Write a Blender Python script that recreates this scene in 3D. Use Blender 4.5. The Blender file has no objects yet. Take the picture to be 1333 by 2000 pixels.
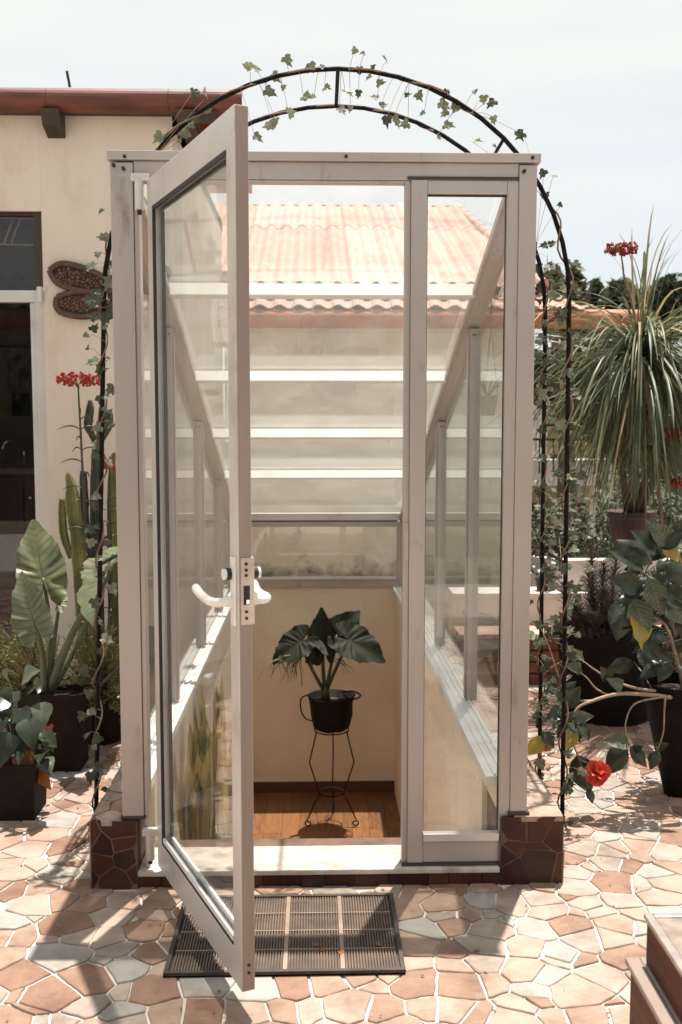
import bpy, bmesh, math, random
from math import sin, cos, pi, radians, atan, atan2, sqrt
from mathutils import Vector, Matrix, noise

random.seed(11)
S = bpy.context.scene
C = S.collection

# ------------------------------------------------------------------ camera
EYE = Vector((0, 0, 1.5))
FPX = 1960.0
PITCH, YAW = atan(170 / FPX), -atan(52.5 / FPX)
cd = bpy.data.cameras.new('camera')
cam = bpy.data.objects.new('camera', cd)
C.objects.link(cam)
cam.location = EYE
cam.rotation_euler = (pi / 2 - PITCH, 0, YAW)
cd.sensor_fit = 'VERTICAL'
cd.sensor_height = 36
cd.lens = 36 * FPX / 2000
cd.clip_end = 2000
cd.dof.use_dof = True
cd.dof.focus_distance = 3.5
cd.dof.aperture_fstop = 5.0
S.camera = cam

# ------------------------------------------------------------------ sky, sun, exposure
SUNV = Vector((0.17, 0.43, 2.25)).normalized()
W = bpy.data.worlds.new('World')
S.world = W
W.use_nodes = True
nt = W.node_tree
nt.nodes.clear()
out = nt.nodes.new('ShaderNodeOutputWorld')
bg = nt.nodes.new('ShaderNodeBackground')
bg2 = nt.nodes.new('ShaderNodeBackground')
mixs = nt.nodes.new('ShaderNodeMixShader')
sky = nt.nodes.new('ShaderNodeTexSky')
sky.sky_type = 'NISHITA'
sky.sun_disc = False
sky.sun_elevation = math.asin(SUNV.z)
sky.sun_rotation = atan2(SUNV.x, SUNV.y)
sky.dust_density = 2.0
bg.inputs[1].default_value = 0.10
bg2.inputs[0].default_value = (0.98, 1.0, 0.975, 1)      # thin bright cloud
bg2.inputs[1].default_value = 0.53
tc = nt.nodes.new('ShaderNodeTexCoord')
mp = nt.nodes.new('ShaderNodeMapping')
mp.inputs['Scale'].default_value = (1.1, 1.1, 7.0)
nz = nt.nodes.new('ShaderNodeTexNoise')
nz.inputs['Scale'].default_value = 1.7
nz.inputs['Detail'].default_value = 7
nz.inputs['Roughness'].default_value = 0.55
cr = nt.nodes.new('ShaderNodeMapRange')
cr.inputs[1].default_value = 0.35
cr.inputs[2].default_value = 0.62
cr.inputs[3].default_value = 0.80
cr.inputs[4].default_value = 1.0
L = nt.links.new
L(tc.outputs['Generated'], mp.inputs[0]); L(mp.outputs[0], nz.inputs['Vector'])
sxyz = nt.nodes.new('ShaderNodeSeparateXYZ'); hz_ = nt.nodes.new('ShaderNodeMapRange'); mul = nt.nodes.new('ShaderNodeMath'); mul.operation = 'MULTIPLY'
hz_.inputs[1].default_value = 0.14; hz_.inputs[2].default_value = 0.26; hz_.inputs[3].default_value = 0.82; hz_.inputs[4].default_value = 1.0
L(tc.outputs['Generated'], sxyz.inputs[0]); L(sxyz.outputs[2], hz_.inputs[0])
L(nz.outputs[0], cr.inputs[0]); L(cr.outputs[0], mul.inputs[0]); L(hz_.outputs[0], mul.inputs[1]); L(mul.outputs[0], mixs.inputs[0])
L(sky.outputs[0], bg.inputs[0]); L(bg.outputs[0], mixs.inputs[1]); L(bg2.outputs[0], mixs.inputs[2])
L(mixs.outputs[0], out.inputs[0])

sl = bpy.data.lights.new('sun', 'SUN')
sl.energy = 5.0
sl.angle = radians(0.5)
sl.color = (1.0, 0.945, 0.875)
so = bpy.data.objects.new('sun', sl)
C.objects.link(so)
so.rotation_euler = SUNV.to_track_quat('Z', 'Y').to_euler()

S.view_settings.view_transform = 'Standard'
S.view_settings.look = 'None'
S.view_settings.gamma = 1
S.view_settings.use_curve_mapping = False
S.view_settings.exposure = 0.82
S.render.engine = 'CYCLES'
S.cycles.transparent_max_bounces = 32
S.cycles.max_bounces = 10

# ------------------------------------------------------------------ measuring helpers
_R = cam.rotation_euler.to_matrix()
def _ray(px, py):
    return _R @ Vector(((px - 666.5) / FPX, -(py - 1000) / FPX, -1))
def P(px, py, Y):
    """point in the place seen at this spot of the photograph, at distance Y"""
    v = _ray(px, py)
    return EYE + v * (Y / v.y)
def G(px, py, z=0.0):
    v = _ray(px, py)
    return EYE + v * ((z - EYE.z) / v.z)
def R(a, b): return random.uniform(a, b)

# ------------------------------------------------------------------ materials
def mat(name, col, rough=0.6, col2=None, scale=8.0, detail=5.0, bump=0.0, bscale=None, metal=0.0,
        coat=0.0, stretch=None, lo=0.35, hi=0.65, spec=0.5, trans=0.0, dirt=None, dirt_scale=3.0, dirt_lo=0.55, dirt_hi=0.75):
    m = bpy.data.materials.new(name)
    m.use_nodes = True
    n = m.node_tree.nodes; l = m.node_tree.links.new
    b = n['Principled BSDF']
    b.inputs['Base Color'].default_value = (*col, 1)
    b.inputs['Roughness'].default_value = rough
    b.inputs['Metallic'].default_value = metal
    b.inputs['Specular IOR Level'].default_value = spec
    b.inputs['Coat Weight'].default_value = coat
    g = n.new('ShaderNodeNewGeometry')
    vec = g.outputs['Position']
    if stretch:
        mpp = n.new('ShaderNodeMapping'); mpp.inputs['Scale'].default_value = stretch
        l(vec, mpp.inputs[0]); vec = mpp.outputs[0]
    cout = None
    if col2:
        t = n.new('ShaderNodeTexNoise'); t.inputs['Scale'].default_value = scale; t.inputs['Detail'].default_value = detail
        l(vec, t.inputs['Vector'])
        mr = n.new('ShaderNodeMapRange'); mr.inputs[1].default_value = lo; mr.inputs[2].default_value = hi
        l(t.outputs[0], mr.inputs[0])
        mx = n.new('ShaderNodeMix'); mx.data_type = 'RGBA'
        mx.inputs[6].default_value = (*col, 1); mx.inputs[7].default_value = (*col2, 1)
        l(mr.outputs[0], mx.inputs[0]); cout = mx.outputs[2]
    if dirt:
        t = n.new('ShaderNodeTexNoise'); t.inputs['Scale'].default_value = dirt_scale; t.inputs['Detail'].default_value = 8
        t.inputs['Roughness'].default_value = 0.65
        l(vec, t.inputs['Vector'])
        mr = n.new('ShaderNodeMapRange'); mr.inputs[1].default_value = dirt_lo; mr.inputs[2].default_value = dirt_hi
        l(t.outputs[0], mr.inputs[0])
        mx = n.new('ShaderNodeMix'); mx.data_type = 'RGBA'
        mx.inputs[6].default_value = (*col, 1); mx.inputs[7].default_value = (*dirt, 1)
        if cout: l(cout, mx.inputs[6])
        l(mr.outputs[0], mx.inputs[0]); cout = mx.outputs[2]
    if cout: l(cout, b.inputs['Base Color'])
    if bump:
        t = n.new('ShaderNodeTexNoise'); t.inputs['Scale'].default_value = bscale or scale * 4; t.inputs['Detail'].default_value = 6
        l(vec, t.inputs['Vector'])
        bp = n.new('ShaderNodeBump'); bp.inputs['Strength'].default_value = bump; bp.inputs['Distance'].default_value = 0.01
        l(t.outputs[0], bp.inputs['Height']); l(bp.outputs[0], b.inputs['Normal'])
    if trans:
        tr = n.new('ShaderNodeBsdfTranslucent')
        if cout: l(cout, tr.inputs[0])
        else: tr.inputs[0].default_value = (*col, 1)
        ms = n.new('ShaderNodeMixShader'); ms.inputs[0].default_value = trans
        l(b.outputs[0], ms.inputs[1]); l(tr.outputs[0], ms.inputs[2]); l(ms.outputs[0], n['Material Output'].inputs[0])
    return m

def glass(name, tint, haze=0.03, streak=0.05, hz=(0.8, 0.8, 0.76), veil=False):
    m = bpy.data.materials.new(name); m.use_nodes = True
    n = m.node_tree.nodes; l = m.node_tree.links.new
    n.remove(n['Principled BSDF'])
    tr = n.new('ShaderNodeBsdfTransparent'); tr.inputs[0].default_value = (*tint, 1)
    gl = n.new('ShaderNodeBsdfGlossy'); gl.inputs['Roughness'].default_value = 0.0
    fr = n.new('ShaderNodeFresnel')
    gb = n.new('ShaderNodeNewGeometry'); ib = n.new('ShaderNodeMix'); ib.inputs[2].default_value = 1.5; ib.inputs[3].default_value = 1 / 1.5
    l(gb.outputs['Backfacing'], ib.inputs[0]); l(ib.outputs[0], fr.inputs[0])
    mx = n.new('ShaderNodeMixShader'); l(fr.outputs[0], mx.inputs[0]); l(tr.outputs[0], mx.inputs[1]); l(gl.outputs[0], mx.inputs[2])
    df = n.new('ShaderNodeBsdfTranslucent' if veil else 'ShaderNodeBsdfDiffuse'); df.inputs[0].default_value = (*hz, 1)
    g = n.new('ShaderNodeNewGeometry'); mp_ = n.new('ShaderNodeMapping'); mp_.inputs['Scale'].default_value = (3, 3, 1.2)
    t = n.new('ShaderNodeTexNoise'); t.inputs['Scale'].default_value = 1.6; t.inputs['Detail'].default_value = 9; t.inputs['Roughness'].default_value = 0.7
    l(g.outputs['Position'], mp_.inputs[0]); l(mp_.outputs[0], t.inputs['Vector'])
    mr = n.new('ShaderNodeMapRange'); mr.inputs[1].default_value = 0.42; mr.inputs[2].default_value = 0.72
    mr.inputs[3].default_value = haze; mr.inputs[4].default_value = haze + streak
    l(t.outputs[0], mr.inputs[0])
    m2 = n.new('ShaderNodeMixShader'); l(mr.outputs[0], m2.inputs[0]); l(mx.outputs[0], m2.inputs[1]); l(df.outputs[0], m2.inputs[2])
    l(m2.outputs[0], n['Material Output'].inputs[0])
    return m

def veined(name, col, vein, n_veins=11, trans=0.3, rough=0.45, col2=None, spec=0.3):
    m = mat(name, col, rough, col2 or tuple(c * 1.35 for c in col), scale=14, trans=trans, spec=spec)
    n = m.node_tree.nodes; l = m.node_tree.links.new
    b = n['Principled BSDF']
    uv = n.new('ShaderNodeUVMap'); sp = n.new('ShaderNodeSeparateXYZ'); l(uv.outputs[0], sp.inputs[0])
    mu = n.new('ShaderNodeMath'); mu.operation = 'MULTIPLY'; mu.inputs[1].default_value = n_veins; l(sp.outputs[0], mu.inputs[0])
    pp = n.new('ShaderNodeMath'); pp.operation = 'PINGPONG'; pp.inputs[1].default_value = 0.5; l(mu.outputs[0], pp.inputs[0])
    s8 = n.new('ShaderNodeMath'); s8.operation = 'MULTIPLY'; s8.inputs[1].default_value = 7.0; l(sp.outputs[1], s8.inputs[0])
    dv = n.new('ShaderNodeMath'); dv.operation = 'MINIMUM'; l(pp.outputs[0], dv.inputs[0]); l(s8.outputs[0], dv.inputs[1])
    mr = n.new('ShaderNodeMapRange'); mr.inputs[1].default_value = 0.05; mr.inputs[2].default_value = 0.12; mr.inputs[3].default_value = 0.75; mr.inputs[4].default_value = 0.0
    l(dv.outputs[0], mr.inputs[0])
    src = b.inputs['Base Color'].links[0].from_socket
    mx = n.new('ShaderNodeMix'); mx.data_type = 'RGBA'; mx.inputs[7].default_value = (*vein, 1)
    l(src, mx.inputs[6]); l(mr.outputs[0], mx.inputs[0]); l(mx.outputs[2], b.inputs['Base Color'])
    for q in n:
        if q.type == 'BSDF_TRANSLUCENT': l(mx.outputs[2], q.inputs[0])
    return m

def brickwood(name, a, b_, scale=(1.5, 14, 14)):
    m = mat(name, a, 0.38, None, coat=0.15)
    n = m.node_tree.nodes; l = m.node_tree.links.new
    g = n.new('ShaderNodeNewGeometry'); oi = n.new('ShaderNodeObjectInfo')
    ad = n.new('ShaderNodeVectorMath'); ad.operation = 'MULTIPLY_ADD'
    ad.inputs[1].default_value = scale
    l(g.outputs['Position'], ad.inputs[0])
    cx = n.new('ShaderNodeCombineXYZ'); mm = n.new('ShaderNodeMath'); mm.operation = 'MULTIPLY'; mm.inputs[1].default_value = 40
    l(oi.outputs['Random'], mm.inputs[0]); l(mm.outputs[0], cx.inputs[0]); l(mm.outputs[0], cx.inputs[1]); l(cx.outputs[0], ad.inputs[2])
    t = n.new('ShaderNodeTexNoise'); t.inputs['Scale'].default_value = 1.0; t.inputs['Detail'].default_value = 3; t.inputs['Distortion'].default_value = 0.6
    l(ad.outputs[0], t.inputs['Vector'])
    m1 = n.new('ShaderNodeMath'); m1.operation = 'MULTIPLY'; m1.inputs[1].default_value = 9.0; l(t.outputs[0], m1.inputs[0])
    fr = n.new('ShaderNodeMath'); fr.operation = 'PINGPONG'; fr.inputs[1].default_value = 0.5; l(m1.outputs[0], fr.inputs[0])
    m2 = n.new('ShaderNodeMath'); m2.operation = 'MULTIPLY_ADD'; m2.inputs[1].default_value = 1.3; l(fr.outputs[0], m2.inputs[0])
    m3 = n.new('ShaderNodeMath'); m3.operation = 'MULTIPLY_ADD'; m3.inputs[1].default_value = 0.6; m3.inputs[2].default_value = -0.2; l(oi.outputs['Random'], m3.inputs[0]); l(m3.outputs[0], m2.inputs[2])
    mx = n.new('ShaderNodeMix'); mx.data_type = 'RGBA'; mx.inputs[6].default_value = (*a, 1); mx.inputs[7].default_value = (*b_, 1)
    l(m2.outputs[0], mx.inputs[0]); l(mx.outputs[2], n['Principled BSDF'].inputs['Base Color'])
    return m

M = {}
M['alu'] = mat('anodised_aluminium', (0.47, 0.41, 0.375), 0.36, (0.42, 0.365, 0.335), scale=3, metal=0.25, stretch=(1, 1, 0.3), dirt=(0.22, 0.17, 0.14), dirt_scale=13, dirt_lo=0.60, dirt_hi=0.80)
M['alu_dark'] = mat('darkened_aluminium', (0.25, 0.19, 0.16), 0.45, (0.32, 0.25, 0.215), scale=4, metal=0.2, stretch=(1, 1, 0.3))  # door edge's shade put into the colour; table rim shares the tone
M['alu_light'] = mat('pale_aluminium', (0.66, 0.62, 0.58), 0.32, (0.58, 0.53, 0.49), scale=4, metal=0.25, dirt=(0.28, 0.22, 0.18), dirt_scale=4, dirt_lo=0.6, dirt_hi=0.85)
M['alu_white'] = mat('white_aluminium', (0.80, 0.79, 0.76), 0.35, (0.70, 0.68, 0.64), scale=5)
M['grime'] = mat('black_grime', (0.06, 0.045, 0.035), 0.9)
M['gasket'] = mat('black_gasket', (0.018, 0.015, 0.014), 0.6)
M['lever'] = mat('white_lever', (0.82, 0.78, 0.74), 0.22, coat=0.4)
M['steel'] = mat('steel', (0.55, 0.47, 0.42), 0.3, (0.45, 0.37, 0.33), scale=30, metal=0.6)
M['chrome'] = mat('chrome', (0.75, 0.75, 0.75), 0.12, metal=1.0)
M['glass'] = glass('clear_glass', (0.99, 0.995, 0.99), 0.008, 0.03)
M['glass_roof'] = glass('roof_glass', (0.985, 0.99, 0.985), 0.03, 0.025, (0.9, 0.87, 0.81), True)
M['glass_dark'] = glass('door_glass', (0.86, 0.86, 0.86), 0.0, 0.004)
M['cream'] = mat('cream_plaster', (0.70, 0.605, 0.515), 0.85, (0.64, 0.545, 0.46), scale=1.6, bump=0.5, bscale=24, stretch=(1.6, 1.6, 0.8), dirt=(0.44, 0.34, 0.25), dirt_scale=2.6, dirt_lo=0.52, dirt_hi=0.95)
M['cream_back'] = mat('sandy_plaster', (0.80, 0.72, 0.62), 0.85, (0.76, 0.67, 0.56), scale=1.6, bump=0.25, bscale=45)
M['cream_dirty'] = mat('stained_cream_plaster', (0.81, 0.72, 0.60), 0.9, (0.73, 0.63, 0.50), scale=3, bump=0.3, bscale=40, stretch=(1, 1, 1.6), dirt=(0.30, 0.23, 0.16), dirt_scale=2.2, dirt_lo=0.56, dirt_hi=0.85)
def grime_base(m, z0, z1, amount):
    # damp mould creeping up from the foot of the wall
    n = m.node_tree.nodes; l = m.node_tree.links.new; b = n['Principled BSDF']
    g = n.new('ShaderNodeNewGeometry'); sp_ = n.new('ShaderNodeSeparateXYZ'); l(g.outputs['Position'], sp_.inputs[0])
    t = n.new('ShaderNodeTexNoise'); t.inputs['Scale'].default_value = 4.5; t.inputs['Detail'].default_value = 10; t.inputs['Roughness'].default_value = 0.7
    l(g.outputs['Position'], t.inputs['Vector'])
    mr = n.new('ShaderNodeMapRange'); mr.inputs[1].default_value = z0; mr.inputs[2].default_value = z1; mr.inputs[3].default_value = amount; mr.inputs[4].default_value = -0.1
    l(sp_.outputs[2], mr.inputs[0])
    a = n.new('ShaderNodeMath'); l(t.outputs[0], a.inputs[0]); l(mr.outputs[0], a.inputs[1])
    m2 = n.new('ShaderNodeMapRange'); m2.inputs[1].default_value = 0.55; m2.inputs[2].default_value = 0.85; l(a.outputs[0], m2.inputs[0])
    mx = n.new('ShaderNodeMix'); mx.data_type = 'RGBA'; mx.inputs[7].default_value = (0.05, 0.035, 0.025, 1)
    l(b.inputs['Base Color'].links[0].from_socket, mx.inputs[6]); l(m2.outputs[0], mx.inputs[0]); l(mx.outputs[2], b.inputs['Base Color'])
grime_base(M['cream_dirty'], 0.18, 0.50, 0.33)
M['inner'] = mat('stairwell_plaster', (0.80, 0.69, 0.555), 0.85, (0.74, 0.62, 0.48), scale=2.5, bump=0.35, bscale=30, dirt=(0.5, 0.37, 0.24), dirt_scale=3, dirt_lo=0.6, dirt_hi=0.9)
M['white_plaster'] = mat('white_plaster', (0.74, 0.68, 0.61), 0.85, (0.66, 0.60, 0.53), scale=2.5, bump=0.2, bscale=40, dirt=(0.4, 0.33, 0.27), dirt_scale=4, dirt_lo=0.6, dirt_hi=0.85)
M['mortar'] = mat('pale_mortar', (0.70, 0.64, 0.58), 0.9, (0.50, 0.42, 0.35), scale=9, bump=0.5, bscale=60)
stone_cols = [(0.285, 0.19, 0.14), (0.31, 0.225, 0.175), (0.21, 0.12, 0.082), (0.29, 0.235, 0.195), (0.32, 0.245, 0.20), (0.29, 0.26, 0.23), (0.24, 0.15, 0.105), (0.31, 0.215, 0.165)]
STONES = [mat('flagstone_%s' % w, c, 0.55, tuple(min(1, k * 1.28) for k in c), scale=16, detail=9, bump=0.35, bscale=55, lo=0.3, hi=0.7, dirt=tuple(k * q for k, q in zip(c, (0.62, 0.52, 0.45))), dirt_scale=5.5, dirt_lo=0.46, dirt_hi=0.72)
          for w, c in zip(('salmon', 'peach', 'rust', 'sand', 'buff', 'grey', 'brick', 'rose'), stone_cols)]
DARKST = [mat('shaded_plinth_stone_%s' % w, c, 0.4, tuple(k * 0.6 for k in c), scale=9, bump=0.3, bscale=40, spec=0.2) for w, c in
          zip(('umber', 'rust', 'brown', 'maroon'), [(0.075, 0.032, 0.02), (0.095, 0.034, 0.02), (0.055, 0.029, 0.02), (0.05, 0.017, 0.013)])]  # shade of the front faces and riser is put into these stone colours
M['dark_mortar'] = mat('brown_mortar', (0.18, 0.11, 0.075), 0.9, (0.10, 0.06, 0.042), scale=10)
M['marble'] = mat('pale_step_stone', (0.62, 0.56, 0.50), 0.5, (0.46, 0.38, 0.32), scale=12, detail=8, stretch=(1, 2, 1), bump=0.2, dirt=(0.28, 0.20, 0.15), dirt_scale=6, dirt_lo=0.52, dirt_hi=0.8)
M['plank'] = brickwood('oak_plank', (0.24, 0.105, 0.04), (0.10, 0.04, 0.016), (12, 1.3, 1))
M['skirting'] = mat('brown_skirting', (0.12, 0.045, 0.02), 0.4, (0.08, 0.03, 0.014), scale=8, stretch=(1, 1, 12))
M['terracotta'] = mat('painted_terracotta', (0.17, 0.045, 0.028), 0.55, (0.075, 0.022, 0.015), scale=7, stretch=(0.4, 1, 2), bump=0.15)
M['gutter_back'] = mat('faded_terracotta', (0.50, 0.185, 0.095), 0.65, (0.36, 0.125, 0.06), scale=5, dirt=(0.20, 0.10, 0.06), dirt_scale=7, dirt_lo=0.55, dirt_hi=0.8)
M['rooftile'] = mat('salmon_roof_sheet', (0.50, 0.30, 0.25), 0.8, (0.42, 0.25, 0.205), scale=5, detail=8, dirt=(0.28, 0.17, 0.14), dirt_scale=9, dirt_lo=0.6, dirt_hi=0.9)
ROOFM = [M['rooftile']] + [mat('salmon_roof_sheet_%s' % w, c, 0.8, tuple(k * 0.82 for k in c), scale=4, detail=8, dirt=(0.24, 0.15, 0.12), dirt_scale=7, dirt_lo=0.55, dirt_hi=0.85) for w, c in (('worn', (0.45, 0.275, 0.225)), ('pale', (0.53, 0.34, 0.285)))]
M['rooftile_edge'] = mat('pink_roof_tile', (0.54, 0.35, 0.29), 0.8, (0.38, 0.23, 0.18), scale=5)
M['darkwood'] = mat('dark_timber', (0.06, 0.032, 0.02), 0.6, (0.035, 0.018, 0.012), scale=10)
M['iron'] = mat('black_iron', (0.006, 0.005, 0.0045), 0.55, (0.014, 0.010, 0.008), scale=60, bump=0.2, spec=0.12)
M['blackpot'] = mat('black_plastic_pot', (0.009, 0.007, 0.006), 0.6, (0.015, 0.011, 0.009), scale=8, bump=0.1, spec=0.06)
M['brownpot'] = mat('brown_clay_pot', (0.022, 0.012, 0.009), 0.7, (0.014, 0.008, 0.006), scale=9, bump=0.2, spec=0.12)
M['redpot'] = mat('terracotta_pot', (0.055, 0.024, 0.016), 0.7, (0.035, 0.016, 0.011), scale=9, bump=0.2)
M['rock'] = mat('dark_stoneware', (0.085, 0.06, 0.045), 0.8, (0.05, 0.035, 0.028), scale=7, bump=0.5)
M['soil'] = mat('potting_soil', (0.045, 0.028, 0.02), 0.95, (0.10, 0.07, 0.05), scale=70, bump=0.9, bscale=110)
M['ear'] = veined('elephant_ear_leaf', (0.12, 0.135, 0.08), (0.078, 0.09, 0.05), 9, 0.2, 0.42, (0.18, 0.195, 0.12))
M['ear_old'] = veined('yellowing_elephant_ear_leaf', (0.085, 0.10, 0.05), (0.055, 0.066, 0.034), 9, 0.2, 0.42, (0.17, 0.17, 0.075))
M['ear_dark'] = veined('deep_green_leaf', (0.018, 0.020, 0.011), (0.034, 0.038, 0.022), 9, 0.05, 0.6, (0.024, 0.027, 0.014), spec=0.15)
M['stem'] = mat('green_stem', (0.10, 0.115, 0.06), 0.5, (0.135, 0.145, 0.085), scale=10, trans=0.1)
M['stem_dark'] = mat('dark_green_stem', (0.032, 0.034, 0.02), 0.5, (0.05, 0.048, 0.03), scale=10)
M['twig'] = mat('brown_twig', (0.20, 0.12, 0.075), 0.8, (0.11, 0.065, 0.04), scale=25)
M['twig_pale'] = mat('pale_twig', (0.36, 0.26, 0.18), 0.8, (0.24, 0.16, 0.11), scale=25)
M['ivy'] = mat('ivy_leaf', (0.042, 0.056, 0.032), 0.5, (0.085, 0.098, 0.058), scale=20, trans=0.25, spec=0.3)
M['ivy_pale'] = mat('pale_ivy_leaf', (0.15, 0.165, 0.105), 0.5, (0.22, 0.23, 0.15), scale=20, trans=0.4)
M['heart'] = mat('heart_leaf', (0.03, 0.05, 0.024), 0.34, (0.065, 0.09, 0.045), scale=22, trans=0.15, spec=0.45, bump=0.15)
M['heart_pale'] = mat('pale_heart_leaf', (0.11, 0.145, 0.085), 0.34, (0.06, 0.09, 0.045), scale=15, trans=0.2)
M['heart_v'] = veined('glossy_green_leaf', (0.017, 0.026, 0.013), (0.036, 0.046, 0.024), 8, 0.10, 0.33, (0.036, 0.047, 0.024), spec=0.5)
M['heart_pale_v'] = veined('pale_green_leaf', (0.10, 0.12, 0.075), (0.17, 0.18, 0.12), 8, 0.15, 0.36, (0.05, 0.065, 0.036), spec=0.4)
M['orange_leaf'] = mat('withered_orange_leaf', (0.42, 0.16, 0.04), 0.5, (0.25, 0.08, 0.03), scale=15, trans=0.4)
M['yellow_leaf'] = mat('yellow_leaf', (0.50, 0.36, 0.06), 0.45, (0.32, 0.28, 0.07), scale=12, trans=0.4)
M['palm'] = mat('palm_leaf', (0.065, 0.088, 0.042), 0.45, (0.155, 0.17, 0.092), scale=9, trans=0.22, spec=0.35)
M['palm_dry'] = mat('dry_palm_leaf', (0.42, 0.34, 0.19), 0.5, (0.30, 0.25, 0.13), scale=6, trans=0.3)
M['needle'] = mat('needle_foliage', (0.13, 0.145, 0.06), 0.6, (0.34, 0.29, 0.12), scale=14, trans=0.3)
M['needle_dark'] = mat('dark_spiky_foliage', (0.075, 0.062, 0.042), 0.6, (0.24, 0.175, 0.13), scale=20, trans=0.15)
M['cactus'] = mat('dark_cactus', (0.026, 0.030, 0.017), 0.6, (0.05, 0.052, 0.028), scale=12, bump=0.2)
M['cactus_yellow'] = mat('yellow_green_cactus', (0.085, 0.082, 0.028), 0.6, (0.19, 0.155, 0.045), scale=9, bump=0.2)
M['spine'] = mat('cactus_spine', (0.35, 0.25, 0.12), 0.7)
M['snake'] = mat('snake_plant_leaf', (0.46, 0.34, 0.11), 0.45, (0.56, 0.42, 0.16), scale=10, stretch=(3, 3, 0.4), trans=0.35, dirt=(0.06, 0.085, 0.03), dirt_scale=9, dirt_lo=0.5, dirt_hi=0.6)
M['red_flower'] = mat('red_flower', (0.42, 0.014, 0.010), 0.5, (0.34, 0.03, 0.012), scale=60, trans=0.2)
M['orange_flower'] = mat('orange_flower', (0.30, 0.05, 0.014), 0.5, (0.13, 0.035, 0.015), scale=60, trans=0.2)
M['hibiscus'] = mat('hibiscus_petal', (0.62, 0.035, 0.022), 0.55, (0.70, 0.10, 0.05), scale=25, trans=0.25)
M['pink'] = mat('pink_petal', (0.75, 0.38, 0.30), 0.5, (0.65, 0.12, 0.07), scale=25, trans=0.3)
M['tree1'] = mat('tree_foliage', (0.055, 0.075, 0.035), 0.6, (0.11, 0.125, 0.065), scale=1.5, trans=0.2)
M['tree2'] = mat('olive_tree_foliage', (0.09, 0.10, 0.05), 0.6, (0.16, 0.16, 0.09), scale=1.5, trans=0.2)
M['tree3'] = mat('deep_tree_foliage', (0.028, 0.042, 0.022), 0.6, (0.06, 0.075, 0.04), scale=1.5, trans=0.15)
M['bark'] = mat('bark', (0.16, 0.11, 0.075), 0.9, (0.09, 0.06, 0.045), scale=12, bump=0.5)
M['darkbark'] = mat('dark_bark', (0.055, 0.036, 0.024), 0.9, (0.03, 0.02, 0.014), scale=12, bump=0.5)
M['wicker'] = mat('brown_wicker', (0.065, 0.032, 0.02), 0.6, (0.10, 0.05, 0.03), scale=60, bump=0.4, bscale=90)
M['tessera'] = mat('brown_mosaic', (0.15, 0.07, 0.033), 0.5, (0.05, 0.022, 0.014), scale=50)
M['rubber'] = mat('dark_rubber', (0.035, 0.024, 0.018), 0.75, (0.07, 0.05, 0.038), scale=25)
M['rib'] = mat('dusty_mat_rib', (0.15, 0.10, 0.07), 0.8, (0.09, 0.06, 0.045), scale=12, dirt=(0.03, 0.02, 0.015), dirt_scale=7, dirt_lo=0.55, dirt_hi=0.75)
M['divider'] = mat('mat_divider', (0.30, 0.22, 0.17), 0.8, (0.22, 0.16, 0.12), scale=20)
M['concrete'] = mat('mossy_concrete', (0.34, 0.31, 0.26), 0.9, (0.20, 0.20, 0.14), scale=4, bump=0.4, bscale=30)
M['brick'] = mat('red_brick', (0.27, 0.085, 0.045), 0.8, (0.18, 0.055, 0.03), scale=9, bump=0.4, bscale=40)
M['earth'] = mat('dry_earth', (0.20, 0.15, 0.10), 0.95, (0.11, 0.12, 0.06), scale=0.8, bump=0.4, bscale=6)
M['cabinet'] = mat('red_brown_cabinet', (0.14, 0.045, 0.025), 0.4, (0.09, 0.03, 0.018), scale=4, stretch=(1, 1, 0.2))
M['counter'] = mat('stone_counter', (0.30, 0.24, 0.19), 0.3, (0.2, 0.16, 0.13), scale=30)
M['kwall'] = mat('kitchen_wall', (0.40, 0.31, 0.23), 0.8, (0.34, 0.26, 0.19), scale=3)
M['kfloor'] = mat('kitchen_floor', (0.22, 0.09, 0.05), 0.5, (0.15, 0.06, 0.035), scale=4)
M['reflected_curtain'] = mat('reflected_lace', (0.70, 0.66, 0.60), 0.8, (0.30, 0.27, 0.23), scale=14, trans=0.4)
M['redwood'] = mat('red_brown_wood', (0.115, 0.028, 0.014), 0.5, (0.05, 0.014, 0.009), scale=9, stretch=(1, 0.25, 5), bump=0.15, spec=0.15)
M['white_slab'] = mat('white_slab', (0.72, 0.68, 0.64), 0.8, (0.62, 0.57, 0.52), scale=2)
M['straw'] = mat('straw', (0.42, 0.35, 0.2), 0.8, (0.25, 0.2, 0.12), scale=10)
M['grass'] = mat('grass_blades', (0.13, 0.15, 0.06), 0.7, (0.2, 0.19, 0.09), scale=3, trans=0.3)
M['cloth'] = mat('white_cloth', (0.72, 0.68, 0.66), 0.85, (0.35, 0.30, 0.30), scale=40)

# ------------------------------------------------------------------ object helpers
def tag(o, label=None, cat=None, group=None, kind=None):
    if label: o['label'] = label
    if cat: o['category'] = cat
    if group: o['group'] = group
    if kind: o['kind'] = kind
    return o
def thing(name, label, cat, loc=(0, 0, 0), group=None):
    o = bpy.data.objects.new(name, None)
    o.empty_display_size = 0.1
    o.location = loc
    C.objects.link(o)
    return tag(o, label, cat, group)

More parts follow.
